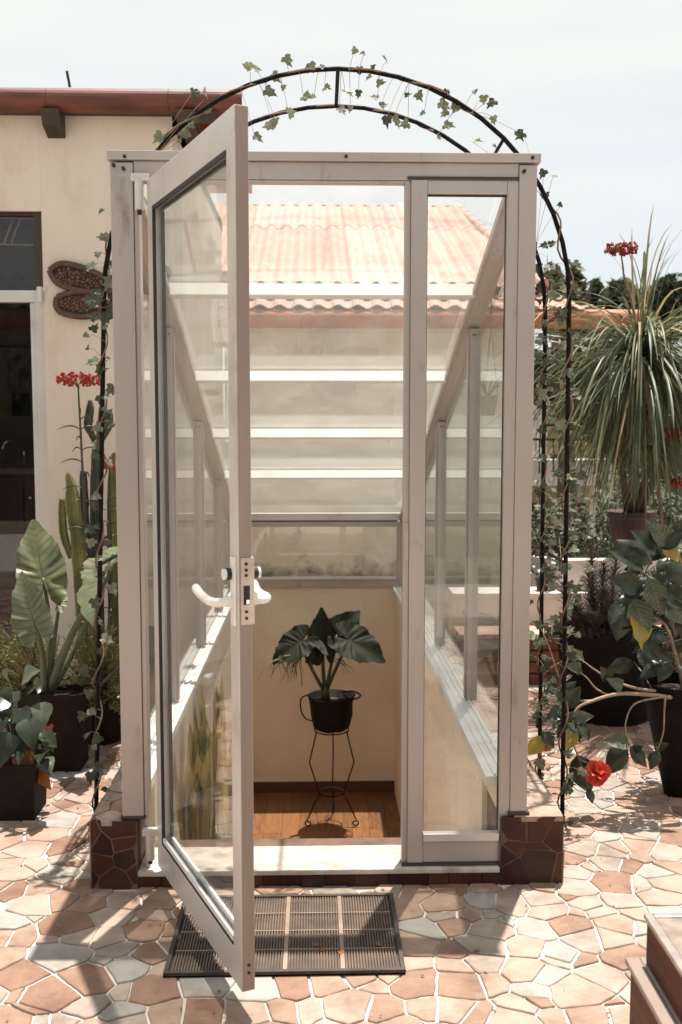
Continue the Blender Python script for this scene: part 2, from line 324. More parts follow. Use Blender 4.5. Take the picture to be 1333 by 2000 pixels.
class MB:
    def __init__(s):
        s.v, s.f, s.uv = [], [], {}
    def add(s, vs, fs):
        k = len(s.v); s.v += [Vector(q) for q in vs]; s.f += [tuple(k + i for i in f) for f in fs]; return s
    def box(s, x0, x1, y0, y1, z0, z1, bev=0.0):
        if x0 > x1: x0, x1 = x1, x0
        if y0 > y1: y0, y1 = y1, y0
        if z0 > z1: z0, z1 = z1, z0
        return s.add([(x0, y0, z0), (x1, y0, z0), (x1, y1, z0), (x0, y1, z0), (x0, y0, z1), (x1, y0, z1), (x1, y1, z1), (x0, y1, z1)],
                     [(3, 2, 1, 0), (4, 5, 6, 7), (0, 1, 5, 4), (1, 2, 6, 5), (2, 3, 7, 6), (3, 0, 4, 7)])
    def bar(s, a, b, w, h, up=(0, 0, 1)):
        """rectangular bar from a to b: w across, h along up"""
        a, b = Vector(a), Vector(b); d = (b - a).normalized(); up = Vector(up)
        x = d.cross(up).normalized(); z = x.cross(d).normalized()
        vs = [p + x * (i * w / 2) + z * (j * h / 2) for p in (a, b) for i, j in ((-1, -1), (1, -1), (1, 1), (-1, 1))]
        return s.add(vs, [(3, 2, 1, 0), (4, 5, 6, 7), (0, 1, 5, 4), (1, 2, 6, 5), (2, 3, 7, 6), (3, 0, 4, 7)])
    def tube(s, pts, r, n=8, cap=True):
        pts = [Vector(p) for p in pts]
        rs = r if isinstance(r, (list, tuple)) else [r] * len(pts)
        k = len(s.v); up = Vector((0, 0, 1)); prev = None
        for i, p in enumerate(pts):
            d = (pts[min(i + 1, len(pts) - 1)] - pts[max(i - 1, 0)]).normalized()
            if prev is None:
                u = d.cross(Vector((0, 0, 1)) if abs(d.z) < 0.9 else Vector((1, 0, 0))).normalized()
            else:
                u = (prev - d * prev.dot(d)).normalized()
            prev = u; w = d.cross(u)
            for j in range(n):
                a = 2 * pi * j / n
                s.v.append(p + (u * cos(a) + w * sin(a)) * rs[i])
        for i in range(len(pts) - 1):
            for j in range(n):
                a, b = k + i * n + j, k + i * n + (j + 1) % n
                s.f.append((a, b, b + n, a + n))
        if cap:
            s.f.append(tuple(k + j for j in range(n))[::-1]); e = k + (len(pts) - 1) * n
            s.f.append(tuple(e + j for j in range(n)))
        return s
    def lathe(s, c, prof, n=20, wob=0.0, sq=0.0):
        c = Vector(c); k = len(s.v)
        for r, z in prof:
            for j in range(n):
                a = 2 * pi * j / n
                q = 1.0
                if sq:
                    q = 1 / max(abs(cos(a)), abs(sin(a))); q = 1 + (q - 1) * sq
                rr = r * q * (1 + wob * noise.noise(Vector((cos(a) * 2, sin(a) * 2, z * 9))))
                s.v.append(c + Vector((rr * cos(a), rr * sin(a), z)))
        for i in range(len(prof) - 1):
            for j in range(n):
                a, b = k + i * n + j, k + i * n + (j + 1) % n
                s.f.append((a, b, b + n, a + n))
        s.f.append(tuple(k + j for j in range(n))[::-1]); e = k + (len(prof) - 1) * n
        s.f.append(tuple(e + j for j in range(n)))
        return s
    def mesh(s, name, smooth=False):
        me = bpy.data.meshes.new(name); me.from_pydata([tuple(v) for v in s.v], [], s.f)
        if smooth: me.shade_smooth()
        me.update(); return me
    def build(s, name, m, parent=None, smooth=False, kind=None, label=None, bevel=0.0):
        me = s.mesh(name, smooth); me.materials.append(m)
        o = bpy.data.objects.new(name, me); C.objects.link(o)
        if parent: put(o, parent)
        if kind: o['kind'] = kind
        if label: o['label'] = label
        if bevel:
            md = o.modifiers.new('bevel', 'BEVEL'); md.width = bevel; md.segments = 2; md.limit_method = 'ANGLE'
        return o
ORIG = {}
def world_loc(o):
    v = Vector(o.location); p = o.parent
    return v
def put(o, parent):
    """parent o (whose geometry is in world coordinates) keeping it where it stands"""
    o.parent = parent
    o.matrix_parent_inverse = wmat(parent).inverted()
def wmat(o):
    m = o.matrix_basis.copy() if False else Matrix.LocRotScale(o.location, o.rotation_euler, o.scale)
    if o.parent: m = wmat(o.parent) @ o.matrix_parent_inverse @ m
    return m
def inst(me, name, loc, rot, scale, parent, m=None):
    o = bpy.data.objects.new(name, me); C.objects.link(o)
    o.location = loc; o.rotation_euler = rot.to_euler() if hasattr(rot, 'to_euler') else rot
    o.scale = (scale,) * 3 if not isinstance(scale, (tuple, list)) else scale
    if parent: put(o, parent)
    return o
def frame(d, nrm):
    """rotation whose local +Y is d and whose local +Z is near nrm"""
    y = Vector(d).normalized(); z = Vector(nrm); z = (z - y * z.dot(y))
    if z.length < 1e-5: z = Vector((0.01, 0, 1)); z = z - y * z.dot(y)
    z.normalize(); x = y.cross(z)
    return Matrix((x, y, z)).transposed()
def bez(a, b, c, n=8):
    a, b, c = Vector(a), Vector(b), Vector(c)
    return [a * (1 - t) ** 2 + b * 2 * t * (1 - t) + c * t * t for t in [i / n for i in range(n + 1)]]
def spline(pts, n=5):
    pts = [Vector(p) for p in pts]; q = [pts[0]] + pts + [pts[-1]]; r = []
    for i in range(1, len(q) - 2):
        for k in range(n):
            t = k / n; a, b, c, d = q[i - 1], q[i], q[i + 1], q[i + 2]
            r.append(0.5 * ((2 * b) + (c - a) * t + (2 * a - 5 * b + 4 * c - d) * t * t + (3 * b - a - 3 * c + d) * t ** 3))
    return r + [pts[-1]]

# ---- leaf meshes: base at origin, tip towards +Y, upper face +Z
def ear_leaf(m, seed=0, fold=0.15, droop=0.18, wave=0.035, width=1.0):
    rnd = random.Random(seed)
    keys = [(0, 1.0), (7, 0.88), (18, 0.76), (38, 0.64), (62, 0.56), (88, 0.52), (112, 0.52), (136, 0.56), (154, 0.54), (167, 0.36), (175, 0.14), (180, 0.07)]
    def rad(a):
        a = abs(a)
        for (p, q), (r, s_) in zip(keys, keys[1:]):
            if a <= r:
                t = (a - p) / (r - p); t = t * t * (3 - 2 * t); return q + (s_ - q) * t
        return 0.08
    n, rings = 72, 9
    vs = [(0, 0, 0)]; uvs = [(0, 0)]; fs = []
    ph = rnd.uniform(0, 6)
    for k in range(1, rings + 1):
        f = k / rings
        for j in range(n):
            a = -180 + 360 * (j + 0.5) / n
            r = rad(a) * f; ar = radians(a)
            x = r * sin(ar) * width; y = r * cos(ar)
            if k == rings: 
                e = 1 + 0.025 * rnd.uniform(-1, 1); x *= e; y *= e
            kk = max(0.0, min(1.0, (y + 0.3) / 0.8)); c_ = y - abs(x) * (-0.1 + 0.9 * kk)
            z = 0.011 * sin(2 * pi * 9 * c_) * min(1, abs(x) * 6) + abs(x) * fold - droop * y * abs(y) + wave * f * f * sin(a / 360 * 2 * pi * 8 + ph) + wave * 0.7 * f * noise.noise(Vector((x * 5 + seed, y * 5, 1)))
            vs.append((x, y, z)); uvs.append((c_ + 2, abs(x)))
    for j in range(n - 1):
        fs.append((0, 1 + j + 1, 1 + j))
    for k in range(rings - 1):
        for j in range(n - 1):
            a = 1 + k * n + j; fs.append((a, a + 1, a + n + 1, a + n))
    me = bpy.data.meshes.new('leaf'); me.from_pydata(vs, [], fs)
    me.materials.append(m); ul = me.uv_layers.new(name='UVMap')
    for lp in me.loops: ul.data[lp.index].uv = uvs[lp.vertex_index]
    me.shade_smooth(); return me
def blade_leaf(m, keys, droop=0.2, fold=0.2, name='leaf', curlx=0.0, seg=6):
    """keys: (t, halfwidth)"""
    vs, fs, uvs = [], [], []
    for i in range(seg + 1):
        t = i / seg
        for (p, q), (r, s_) in zip(keys, keys[1:]):
            if t <= r: w = q + (s_ - q) * (t - p) / (r - p); break
        z = -droop * t * t
        for sx in (-1, -0.5, 0, 0.5, 1):
            ph_ = 0.035 * sin(t * 17 + sx * 2.0) * abs(sx) if w > 0.12 else 0.0
            vs.append((sx * w, t, z + abs(sx) ** 1.5 * w * fold + curlx * sx * t * t + ph_)); uvs.append((t - abs(sx) * w * 0.8 + 2, abs(sx) * w))
    for i in range(seg):
        for j in range(4):
            a = i * 5 + j; fs.append((a, a + 1, a + 6, a + 5))
    me = bpy.data.meshes.new(name); me.from_pydata(vs, [], fs); me.materials.append(m)
    ul = me.uv_layers.new(name='UVMap')
    for lp in me.loops: ul.data[lp.index].uv = uvs[lp.vertex_index]
    me.shade_smooth(); return me
def ivy_leaf(m, seed=0):
    rnd = random.Random(seed)
    pts = [(0, 0), (0.16, -0.14), (0.34, -0.06), (0.52, 0.12), (0.34, 0.30), (0.36, 0.62), (0.14, 0.64), (0, 1.0)]
    out_ = pts + [(-x, y) for x, y in pts[-2:0:-1]]
    vs = [(0, 0.3, 0.02)] + [(x * rnd.uniform(0.85, 1.12), y * rnd.uniform(0.9, 1.1), -0.10 * (x * x + (y - 0.3) ** 2) + abs(x) * 0.22 + rnd.uniform(-0.04, 0.04)) for x, y in out_]
    n = len(out_)
    fs = [(0, 1 + i, 1 + (i + 1) % n) for i in range(n)]
    me = bpy.data.meshes.new('leaf'); me.from_pydata(vs, [], fs); me.materials.append(m); return me
IVY = [ivy_leaf(M['ivy'], i) for i in range(4)] + [ivy_leaf(M['ivy_pale'], 10 + i) for i in range(4)]
OVATE = [(0, 0.02), (0.12, 0.2), (0.35, 0.34), (0.6, 0.3), (0.85, 0.13), (1, 0.0)]
HEART = [(0, 0.12), (0.1, 0.36), (0.3, 0.44), (0.55, 0.34), (0.8, 0.16), (1, 0.0)]
LANCE = [(0, 0.02), (0.3, 0.06), (0.7, 0.045), (1, 0.0)]

# ------------------------------------------------------------------ crazy paving
def clip(poly, nx, ny, c):
    """keep nx*x+ny*y <= c"""
    o = []
    for i in range(len(poly)):
        a, b = poly[i], poly[(i + 1) % len(poly)]
        da, db = nx * a[0] + ny * a[1] - c, nx * b[0] + ny * b[1] - c
        if da <= 0: o.append(a)
        if (da < 0 < db) or (db < 0 < da):
            t = da / (da - db); o.append((a[0] + (b[0] - a[0]) * t, a[1] + (b[1] - a[1]) * t))
    return o
def cells(x0, x1, y0, y1, sp, gap, seed, jit=0.5, edge=True):
    rnd = random.Random(seed)
    nx, ny = max(1, round((x1 - x0) / sp)), max(1, round((y1 - y0) / sp))
    dx, dy = (x1 - x0) / nx, (y1 - y0) / ny
    pt = {}
    for i in range(-4, nx + 4):
        for j in range(-4, ny + 4):
            pt[i, j] = (x0 + (i + 0.5 + rnd.uniform(-jit, jit)) * dx, y0 + (j + 0.5 + rnd.uniform(-jit, jit)) * dy, rnd.uniform(-0.2, 0.2) * sp * sp)
    res = []
    for i in range(-1, nx + 1):
        for j in range(-1, ny + 1):
            p = pt[i, j]; poly = [(p[0] - 2 * dx, p[1] - 2 * dy), (p[0] + 2 * dx, p[1] - 2 * dy), (p[0] + 2 * dx, p[1] + 2 * dy), (p[0] - 2 * dx, p[1] + 2 * dy)]
            for a in range(-2, 3):
                for b in range(-2, 3):
                    if (a or b) and (i + a, j + b) in pt:
                        q = pt[i + a, j + b]; vx, vy = q[0] - p[0], q[1] - p[1]; d = sqrt(vx * vx + vy * vy)
                        if d < 1e-6: continue
                        w = (q[0] ** 2 + q[1] ** 2 - p[0] ** 2 - p[1] ** 2) / 2 + p[2] - q[2]
                        poly = clip(poly, vx / d, vy / d, w / d - gap * (0.5 + 0.25 * noise.noise(Vector((p[0] * 3 + q[0] * 3, p[1] * 3 + q[1] * 3, 0)))))
                        if len(poly) < 3: break
                if len(poly) < 3: break
            if len(poly) < 3: continue
            if edge:
                for (ax, ay, c) in ((1, 0, x1), (-1, 0, -x0), (0, 1, y1), (0, -1, -y0)):
                    poly = clip(poly, ax, ay, c)
                    if len(poly) < 3: break
            if len(poly) < 3: continue
            ar = 0.5 * abs(sum(poly[k][0] * poly[(k + 1) % len(poly)][1] - poly[(k + 1) % len(poly)][0] * poly[k][1] for k in range(len(poly))))
            if ar < 0.05 * sp * sp: continue
            # merge very short edges
            out_ = []
            for k, a in enumerate(poly):
                b = poly[k - 1]
                if (a[0] - b[0]) ** 2 + (a[1] - b[1]) ** 2 > (0.05 * sp) ** 2: out_.append(a)
            if len(out_) >= 3: res.append(out_)
    return res
def stone_geo(mb, poly, T, h, bev=0.004, deep=0.012, rnd=random, rough=0.0):
    """poly in (u,v); T maps (u,v,w) to the place; top proud by h"""
    if rough:
        q = []
        for i, a in enumerate(poly):
            b = poly[(i + 1) % len(poly)]; dx, dy = b[0] - a[0], b[1] - a[1]; d = sqrt(dx * dx + dy * dy)
            q.append((a[0] + rnd.uniform(-rough, rough) * 0.6, a[1] + rnd.uniform(-rough, rough) * 0.6))
            if d > rough * 9:
                for t in ((0.5,) if d < rough * 22 else (0.33, 0.68)):
                    t += rnd.uniform(-0.1, 0.1); o_ = rnd.uniform(-rough, rough); q.append((a[0] + dx * t - dy / d * o_, a[1] + dy * t + dx / d * o_))
        poly = q
    cx = sum(p[0] for p in poly) / len(poly); cy = sum(p[1] for p in poly) / len(poly); n = len(poly)
    tx, ty = rnd.uniform(-0.006, 0.006), rnd.uniform(-0.006, 0.006)
    def ring(k, w, tilt):
        r = []
        for x, y in poly:
            d = sqrt((x - cx) ** 2 + (y - cy) ** 2) + 1e-6; s_ = max(0.2, (d - k) / d)
            X, Y_ = cx + (x - cx) * s_, cy + (y - cy) * s_
            r.append(T(X, Y_, w + (tx * (X - cx) + ty * (Y_ - cy)) * tilt * 3))
        return r
    vs = ring(0, -deep, 0) + ring(0.0, h - bev, 1) + ring(bev * 1.2, h, 1)
    fs = [(i, (i + 1) % n, n + (i + 1) % n, n + i) for i in range(n)] + [(n + i, n + (i + 1) % n, 2 * n + (i + 1) % n, 2 * n + i) for i in range(n)] + [tuple(2 * n + i for i in range(n))]
    mb.add(vs, fs)
def stones(parent, cs, T, mats, h=0.006, name='stone', rnd=random, keep=None, bev=0.004, rough=0.0022):
    rest = {}
    for c in cs:
        m = rnd.choice(mats)
        if keep is None or keep(c):
            mb = MB(); stone_geo(mb, c, T, h * rnd.uniform(0.7, 1.3), bev, rnd=rnd, rough=rough); mb.build(name, m, parent)
        else:
            stone_geo(rest.setdefault(m, MB()), c, T, h * rnd.uniform(0.7, 1.3), bev, rnd=rnd, rough=rough)
    if rest:
        me_v = MB(); idx = []; ms = list(rest)
        for k, m in enumerate(ms):
            me_v.add(rest[m].v, rest[m].f); idx += [k] * len(rest[m].f)
        o = me_v.build('outer_stones', ms[0], parent, kind='stuff')
        for m in ms[1:]: o.data.materials.append(m)
        o.data.polygons.foreach_set('material_index', idx)

# ================================================================== SETTING
XL, XR = -0.575, 0.605          # inner faces of the stairwell
PL0, PL1 = -0.725, -0.575       # left tiled wall
PR0, PR1 = 0.605, 0.812         # right tiled wall
YF, YB = 3.15, 7.2
# ground far away, below the terrace
g = MB(); g.add([(-900, -900, -3.2), (900, -900, -3.2), (900, 900, -3.2), (-900, 900, -3.2)], [(0, 1, 2, 3)])
tag(g.build('ground', M['earth']), kind='structure')
# terrace: mortar bed with a hole for the stairwell
TY = 5.62
t = MB()
t.box(-7, 7, -3, YF + 0.05, -0.16, -0.002)
t.box(-7, PL0 + 0.1, YF + 0.05, 12, -0.16, -0.002)
t.box(PR1 - 0.1, 7, YF + 0.05, 5.9, -0.16, -0.002)
terrace = t.build('terrace', M['mortar']); terrace['kind'] = 'structure'
tb = MB(); tb.box(-7, PL0 + 0.1, -3, 12, -3.2, -0.17); tb.box(PR1 - 0.1, 7, -3, 5.9, -3.2, -0.17); tb.box(PL0 + 0.1, PR1 - 0.1, -3, YF, -3.2, -0.17)
tag(tb.build('terrace_base', M['cream']), kind='structure')
cs = []
for c in cells(-4.0, 4.0, 0.6, 5.6, 0.096, 0.0075, 5):
    cx = sum(p[0] for p in c) / len(c); cy = sum(p[1] for p in c) / len(c)
    if PL0 + 0.02 < cx < PR1 - 0.02 and cy > YF + 0.02: continue
    if cx < -0.76 and cy > 5.42: continue
    cs.append(c)
def score(c):
    cx = sum(p[0] for p in c) / len(c); cy = sum(p[1] for p in c) / len(c)
    q = _R.transposed() @ (Vector((cx, cy, 0)) - EYE); px, py = 666.5 - FPX * q.x / q.z, 1000 + FPX * q.y / q.z
    inside = -40 < px < 1373 and py < 2060 and q.z < 0
    return (0 if inside else 1, cy)
cs.sort(key=score)
big = set(id(c) for c in cs[:300])
stones(terrace, cs, lambda u, v, w: Vector((u, v, w)), STONES, 0.0045, bev=0.002, keep=lambda c: id(c) in big, rnd=random.Random(3))

lit = MB(); rnd = random.Random(44)
for k in range(240):
    sd = rnd.random()
    if sd < 0.4: x, y = rnd.uniform(-1.6, -0.76), rnd.uniform(3.2, 5.3)
    elif sd < 0.8: x, y = rnd.uniform(0.83, 1.9), rnd.uniform(3.1, 5.5)
    else: x, y = rnd.uniform(-1.2, 1.2), rnd.uniform(2.3, 3.13)
    a = rnd.uniform(0, 6.28); l_ = rnd.uniform(0.003, 0.011); p = Vector((x, y, 0.0075)); d = Vector((cos(a), sin(a), 0)) * l_; e_ = Vector((-sin(a), cos(a), 0)) * l_ * 0.45
    lit.add([p - d, p + e_ + Vector((0, 0, 0.003)), p + d, p - e_ + Vector((0, 0, 0.002))], [(0, 1, 2, 3)])
tag(lit.build('leaf_litter', M['twig']), 'tiny dry leaf scraps strewn over the crazy paving', 'leaf litter', kind='stuff')

# landing, stairs
st = thing('staircase', None, None); st['kind'] = 'structure'
for i in range(6):
    MB().box(XL, XR, 3.44 + i * 0.27, 3.44 + (i + 1) * 0.27 + (0.02 if i < 5 else 0), -1.4, -0.15 - 0.2 * i + (0.0)).build('step', M['marble'], st)
fl = MB().box(XL, XR, 5.06, YB, -1.4, -1.206).build('landing_floor', M['skirting']); fl['kind'] = 'structure'
x = XL; row = 0
while x < XR - 0.01:
    w = min(0.118, XR - x); y = 5.06; rnd = random.Random(row)
    y2 = 5.06 + rnd.uniform(0.2, 0.9)
    while y < YB - 0.02:
        y2 = min(y2, YB - 0.012)
        MB().box(x + 0.001, x + w - 0.001, y + 0.001, y2 - 0.001, -1.205, -1.197 + rnd.uniform(0, 0.0008)).build('plank', M['plank'], fl)
        y = y2; y2 = y + rnd.uniform(0.5, 0.9)
    x += w; row += 1

# low tiled walls either side of the stairwell and the wall at its end
CAPZ = 0.300
def low_wall(name, label, x0, x1, inner):
    o = thing(name, label, 'wall', ((x0 + x1) / 2, YF, 0))
    # core: tiled outer half and plastered inner leaf
    MB().box(x0, x1, YF + 0.006, YB + 0.12, -1.4, 0.224).build('core', M['dark_mortar'], o)
    if inner > 0: xi0, xi1 = x1 - 0.004, x1 + 0.0
    z = 0.224
    # front face stones
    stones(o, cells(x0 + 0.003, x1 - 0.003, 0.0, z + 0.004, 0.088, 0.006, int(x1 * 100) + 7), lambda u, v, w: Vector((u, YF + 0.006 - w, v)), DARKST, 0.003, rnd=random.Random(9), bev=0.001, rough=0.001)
    # top stones
    xa, xb = (x0 + 0.002, x1 - 0.045) if inner > 0 else (x0 + 0.045, x1 - 0.002)
    stones(o, cells(xa, xb, YF + 0.004, YB + 0.1, 0.112, 0.007, int(x1 * 100) + 19), lambda u, v, w: Vector((u, v, z + w)), STONES, 0.006, rnd=random.Random(12), bev=0.002)
    # outer face stones
    xo = x0 if inner > 0 else x1
    sgn = -1 if inner > 0 else 1
    stones(o, cells(YF + 0.01, YF + 2.2, 0, z, 0.12, 0.008, 3 + int(x1 * 10)), (lambda u, v, w: Vector((xo + sgn * w, u, v))) , STONES[:3], 0.006, rnd=random.Random(2), bev=0.002)
    return o
lw = low_wall('stairwell_wall', 'low stone-clad wall on the side of the glass booth nearer the cactus pots', PL0, PL1, 1)
rw = low_wall('stairwell_wall', 'low stone-clad wall on the side of the glass booth nearer the hibiscus', PR0, PR1, -1)
# plaster inside faces up to the sill
MB().box(XL, XL + 0.018, YF + 0.26, YB, -1.4, CAPZ).build('plaster_face', M['inner'], lw)
MB().box(XR - 0.018, XR, YF + 0.26, YB, -1.4, CAPZ).build('plaster_face', M['inner'], rw)
MB().box(XL - 0.05, XL, YF + 0.05, YB, 0.226, CAPZ).build('upstand', M['inner'], lw)
MB().box(XR, XR + 0.05, YF + 0.05, YB, 0.226, CAPZ).build('upstand', M['inner'], rw)
bw = thing('end_wall', 'cream plaster wall at the foot of the stairs behind the plant stand', 'wall', (0, YB, -1.2))
MB().box(PL0, PR1, YB, YB + 0.12, -1.4, 0.330).build('plaster_face', M['inner'], bw)
MB().box(XL + 0.018, XR - 0.018, YB - 0.014, YB, -1.197, -1.115).build('skirting_board', M['skirting'], bw)
MB().box(XL + 0.018, XR - 0.018, YB - 0.006, YB, -1.115, -1.10).build('skirting_cap', M['white_plaster'], bw)

# threshold step
sp = thing('threshold_step', 'worn pale stone doorstep with dark brown riser under the open glass door', 'step', (0, YF, 0))
MB().box(PL1, PR0, YF + 0.012, 3.44, -0.3, 0.042).build('core', M['dark_mortar'], sp)
MB().box(PL1 + 0.002, PR0 - 0.002, YF - 0.004, 3.335, 0.043, 0.062).build('tread', M['marble'], sp, bevel=0.004)
x = PL1 + 0.004; rnd = random.Random(8)
while x < PR0 - 0.02:
    w = min(rnd.uniform(0.06, 0.13), PR0 - 0.004 - x)
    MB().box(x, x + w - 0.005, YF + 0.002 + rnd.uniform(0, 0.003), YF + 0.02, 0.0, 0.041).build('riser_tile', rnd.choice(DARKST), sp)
    x += w

# ================================================================== GLASS BOOTH
A, AL, AW = M['alu'], M['alu_light'], M['alu_white']
booth = thing('glass_booth', 'aluminium and glass stairwell booth with its glass door standing open', 'booth', (0.02, 3.2, 0.22))
YP = 3.165   # front of posts
def part(name, m, parent=booth, **k):
    return lambda mb: mb.build(name, m, parent, **k)
def box(name, m, *a, parent=booth, bevel=0.002, **k):
    return MB().box(*a).build(name, m, parent, bevel=bevel, **k)
ZT = 2.335
def zr(y): return 2.235 - 0.3585 * (y - 3.23)      # underside line of the roof slope
# corner posts
lp = box('corner_post', A, -0.622, -0.553, YP, YP + 0.07, 0.231, 2.30)
rp = box('corner_post', A, 0.637, 0.692, YP, YP + 0.07, 0.231, 2.30)
box('door_jamb', A, -0.552, -0.537, YP + 0.006, YP + 0.06, 0.063, 2.252)
# header
box('header', A, -0.552, 0.636, YP + 0.006, YP + 0.07, 2.254, 2.306)
box('header_cap', A, -0.630, 0.702, YP - 0.008, YP + 0.09, 2.307, 2.334)
box('header_lip', A, -0.552, 0.286, YP + 0.012, YP + 0.05, 2.246, 2.2535)
for xx, zz in ((-0.61, 2.29), (-0.575, 2.315), (0.10, 2.32), (0.65, 2.28), (0.675, 2.32), (-0.58, 2.28)):
    MB().tube([(xx, YP + 0.001, zz), (xx, YP - 0.012, zz)], 0.0055, 8).build('screw', M['gasket'], booth)
# fixed panel
fp = thing('fixed_panel', None, None); put(fp, booth); fp['label'] = 'fixed glazed panel beside the doorway'
box('stile', A, 0.302, 0.352, YP + 0.0, YP + 0.05, 0.072, 2.2535, parent=fp)
box('stile', A, 0.284, 0.3015, YP + 0.01, YP + 0.055, 0.063, 2.2535, parent=fp)
box('stile', A, 0.601, 0.6365, YP + 0.004, YP + 0.05, 0.072, 2.2535, parent=fp)
box('rail', A, 0.3525, 0.6005, YP + 0.004, YP + 0.05, 2.213, 2.2535, parent=fp)
box('rail', A, 0.3525, 0.6005, YP + 0.004, YP + 0.05, 0.072, 0.145, parent=fp)
box('glazing_bead', AL, 0.3525, 0.6005, YP - 0.008, YP + 0.02, 0.146, 0.172, parent=fp)
box('pane', M['glass'], 0.353, 0.600, YP + 0.026, YP + 0.031, 0.146, 2.2125, parent=fp, bevel=0)
# gaskets of the fixed panel
box('gasket', M['gasket'], 0.353, 0.3555, YP + 0.02, YP + 0.025, 0.173, 2.2125, parent=fp, bevel=0)
box('gasket', M['gasket'], 0.5975, 0.600, YP + 0.02, YP + 0.025, 0.173, 2.2125, parent=fp, bevel=0)
box('gasket', M['gasket'], 0.3555, 0.5975, YP + 0.02, YP + 0.025, 2.208, 2.2125, parent=fp, bevel=0)
MB().box(0.286, 0.30, YP + 0.003, YP + 0.0095, 1.07, 1.19).build('strike_plate', M['steel'], booth)
# grime band under the header of the fixed panel and at its foot
MB().box(0.29, 0.636, YP + 0.001, YP + 0.0035, 2.2545, 2.264).build('grime_line', M['grime'], booth)
MB().box(0.284, 0.640, YP - 0.004, YP + 0.05, 0.0625, 0.0715).build('grime_line', M['grime'], booth)
box('foot_trim', M['grime'], 0.630, 0.700, YP - 0.006, YP + 0.075, 0.2302, 0.2425)
box('foot_trim', M['grime'], -0.628, -0.547, YP - 0.006, YP + 0.075, 0.2302, 0.240)
box('side_channel', A, 0.6365, 0.645, YP + 0.0, YP + 0.03, 0.063, 0.2295)
# sills (ribbed caps) on the low walls
def sill(x0, x1, sgn):
    s_ = MB().box(x0, x1, YP + 0.072, YB + 0.02, CAPZ + 0.001, 0.336).build('sill', AW, booth, bevel=0.003)
    xc = (x0 + x1) / 2
    for k in (-0.022, 0.006, 0.03):
        MB().box(xc + k * sgn, xc + k * sgn + 0.007, YP + 0.074, YB - 0.01, 0.3365, 0.343).build('rib', AW, s_)
    return s_
sill(XL - 0.062, XL + 0.036, -1); sill(XR - 0.036, XR + 0.062, 1)
# side frames
PX_L, PX_R = (-0.622, -0.578), (0.642, 0.686)
POSTS = [4.17, 5.22, 6.22]
for (x0, x1), side in ((PX_L, -1), (PX_R, 1)):
    for y in POSTS:
        mb = MB(); h = zr(y)
        box('side_post', A, x0, x1, y - 0.025, y + 0.025, 0.3365, h - 0.004)
        box('side_post_bead', A, (x0 if side > 0 else x1) - side * 0.008, (x0 if side > 0 else x1), y - 0.012, y + 0.012, 0.345, h - 0.03)
    box('back_post', A, x0, x1, YB - 0.03, YB + 0.05, 0.3365, zr(YB))
    # panes between the posts
    ys = [YP + 0.075] + POSTS + [YB - 0.03]
    xm = (x0 + x1) / 2
    for a, b in zip(ys, ys[1:]):
        a2, b2 = a + 0.026, b - 0.026
        mb = MB(); q = 0.003
        vs = [(xx, yy, zz) for xx in (xm - q, xm + q) for yy, zz in ((a2, 0.337), (b2, 0.337), (b2, zr(b2) - 0.005), (a2, zr(a2) - 0.005))]
        mb.add(vs, [(3, 2, 1, 0), (4, 5, 6, 7), (0, 1, 5, 4), (1, 2, 6, 5), (2, 3, 7, 6), (3, 0, 4, 7)]).build('side_pane', M['glass'], booth)
    # rafter
    MB().bar((xm - side * 0.008, YP + 0.09, zr(YP + 0.09) + 0.032), (xm - side * 0.008, YB + 0.05, zr(YB + 0.05) + 0.032), 0.064, 0.064).build('rafter', A, booth, bevel=0.003)
    MB().bar((xm - side * 0.046, YP + 0.09, zr(YP + 0.09) + 0.018), (xm - side * 0.046, YB, zr(YB) + 0.018), 0.012, 0.026).build('rafter_bead', A, booth)
    for y in POSTS:
        for dx in (-0.008, 0.012):
            MB().tube([(xm + dx, y - 0.0252, zr(y) - 0.03), (xm + dx, y - 0.031, zr(y) - 0.03)], 0.004, 6).build('screw', M['gasket'], booth)
# purlins and roof panes
slope = Vector((0, 1, -0.3585)).normalized(); nrm = Vector((0, 0.3585, 1)).normalized()
PUR = [3.93, 4.74, 5.50, 6.22]
for y in PUR:
    c = Vector((0, y, zr(y) + 0.030))
    xa_, xb_ = PX_L[1] + 0.022, PX_R[0] - 0.022
    prof = [(-0.030, -0.022), (-0.030, -0.017), (-0.003, 0.028), (0.022, 0.020), (0.022, -0.028)]
    vs = [(xx, c.y + a, c.z + b) for xx in (xa_, xb_) for a, b in prof]
    MB().add(vs, [(4, 3, 2, 1, 0), (5, 6, 7, 8, 9)] + [(i, (i + 1) % 5, 5 + (i + 1) % 5, 5 + i) for i in range(5)]).build('purlin', AW, booth)
ys = [YP + 0.095] + PUR + [YB + 0.03]
for a, b in zip(ys, ys[1:]):
    a2, b2 = a + 0.004, b - 0.004
    p = [Vector((xx, yy, zr(yy) + 0.0655)) for yy in (a2, b2) for xx in (PX_L[0] + 0.002, PX_R[1] - 0.002)]
    q = nrm * 0.005
    MB().add([p[0], p[1], p[3], p[2]] + [k + q for k in (p[0], p[1], p[3], p[2])], [(3, 2, 1, 0), (4, 5, 6, 7), (0, 1, 5, 4), (1, 2, 6, 5), (2, 3, 7, 6), (3, 0, 4, 7)]).build('roof_pane', M['glass_roof'], booth)
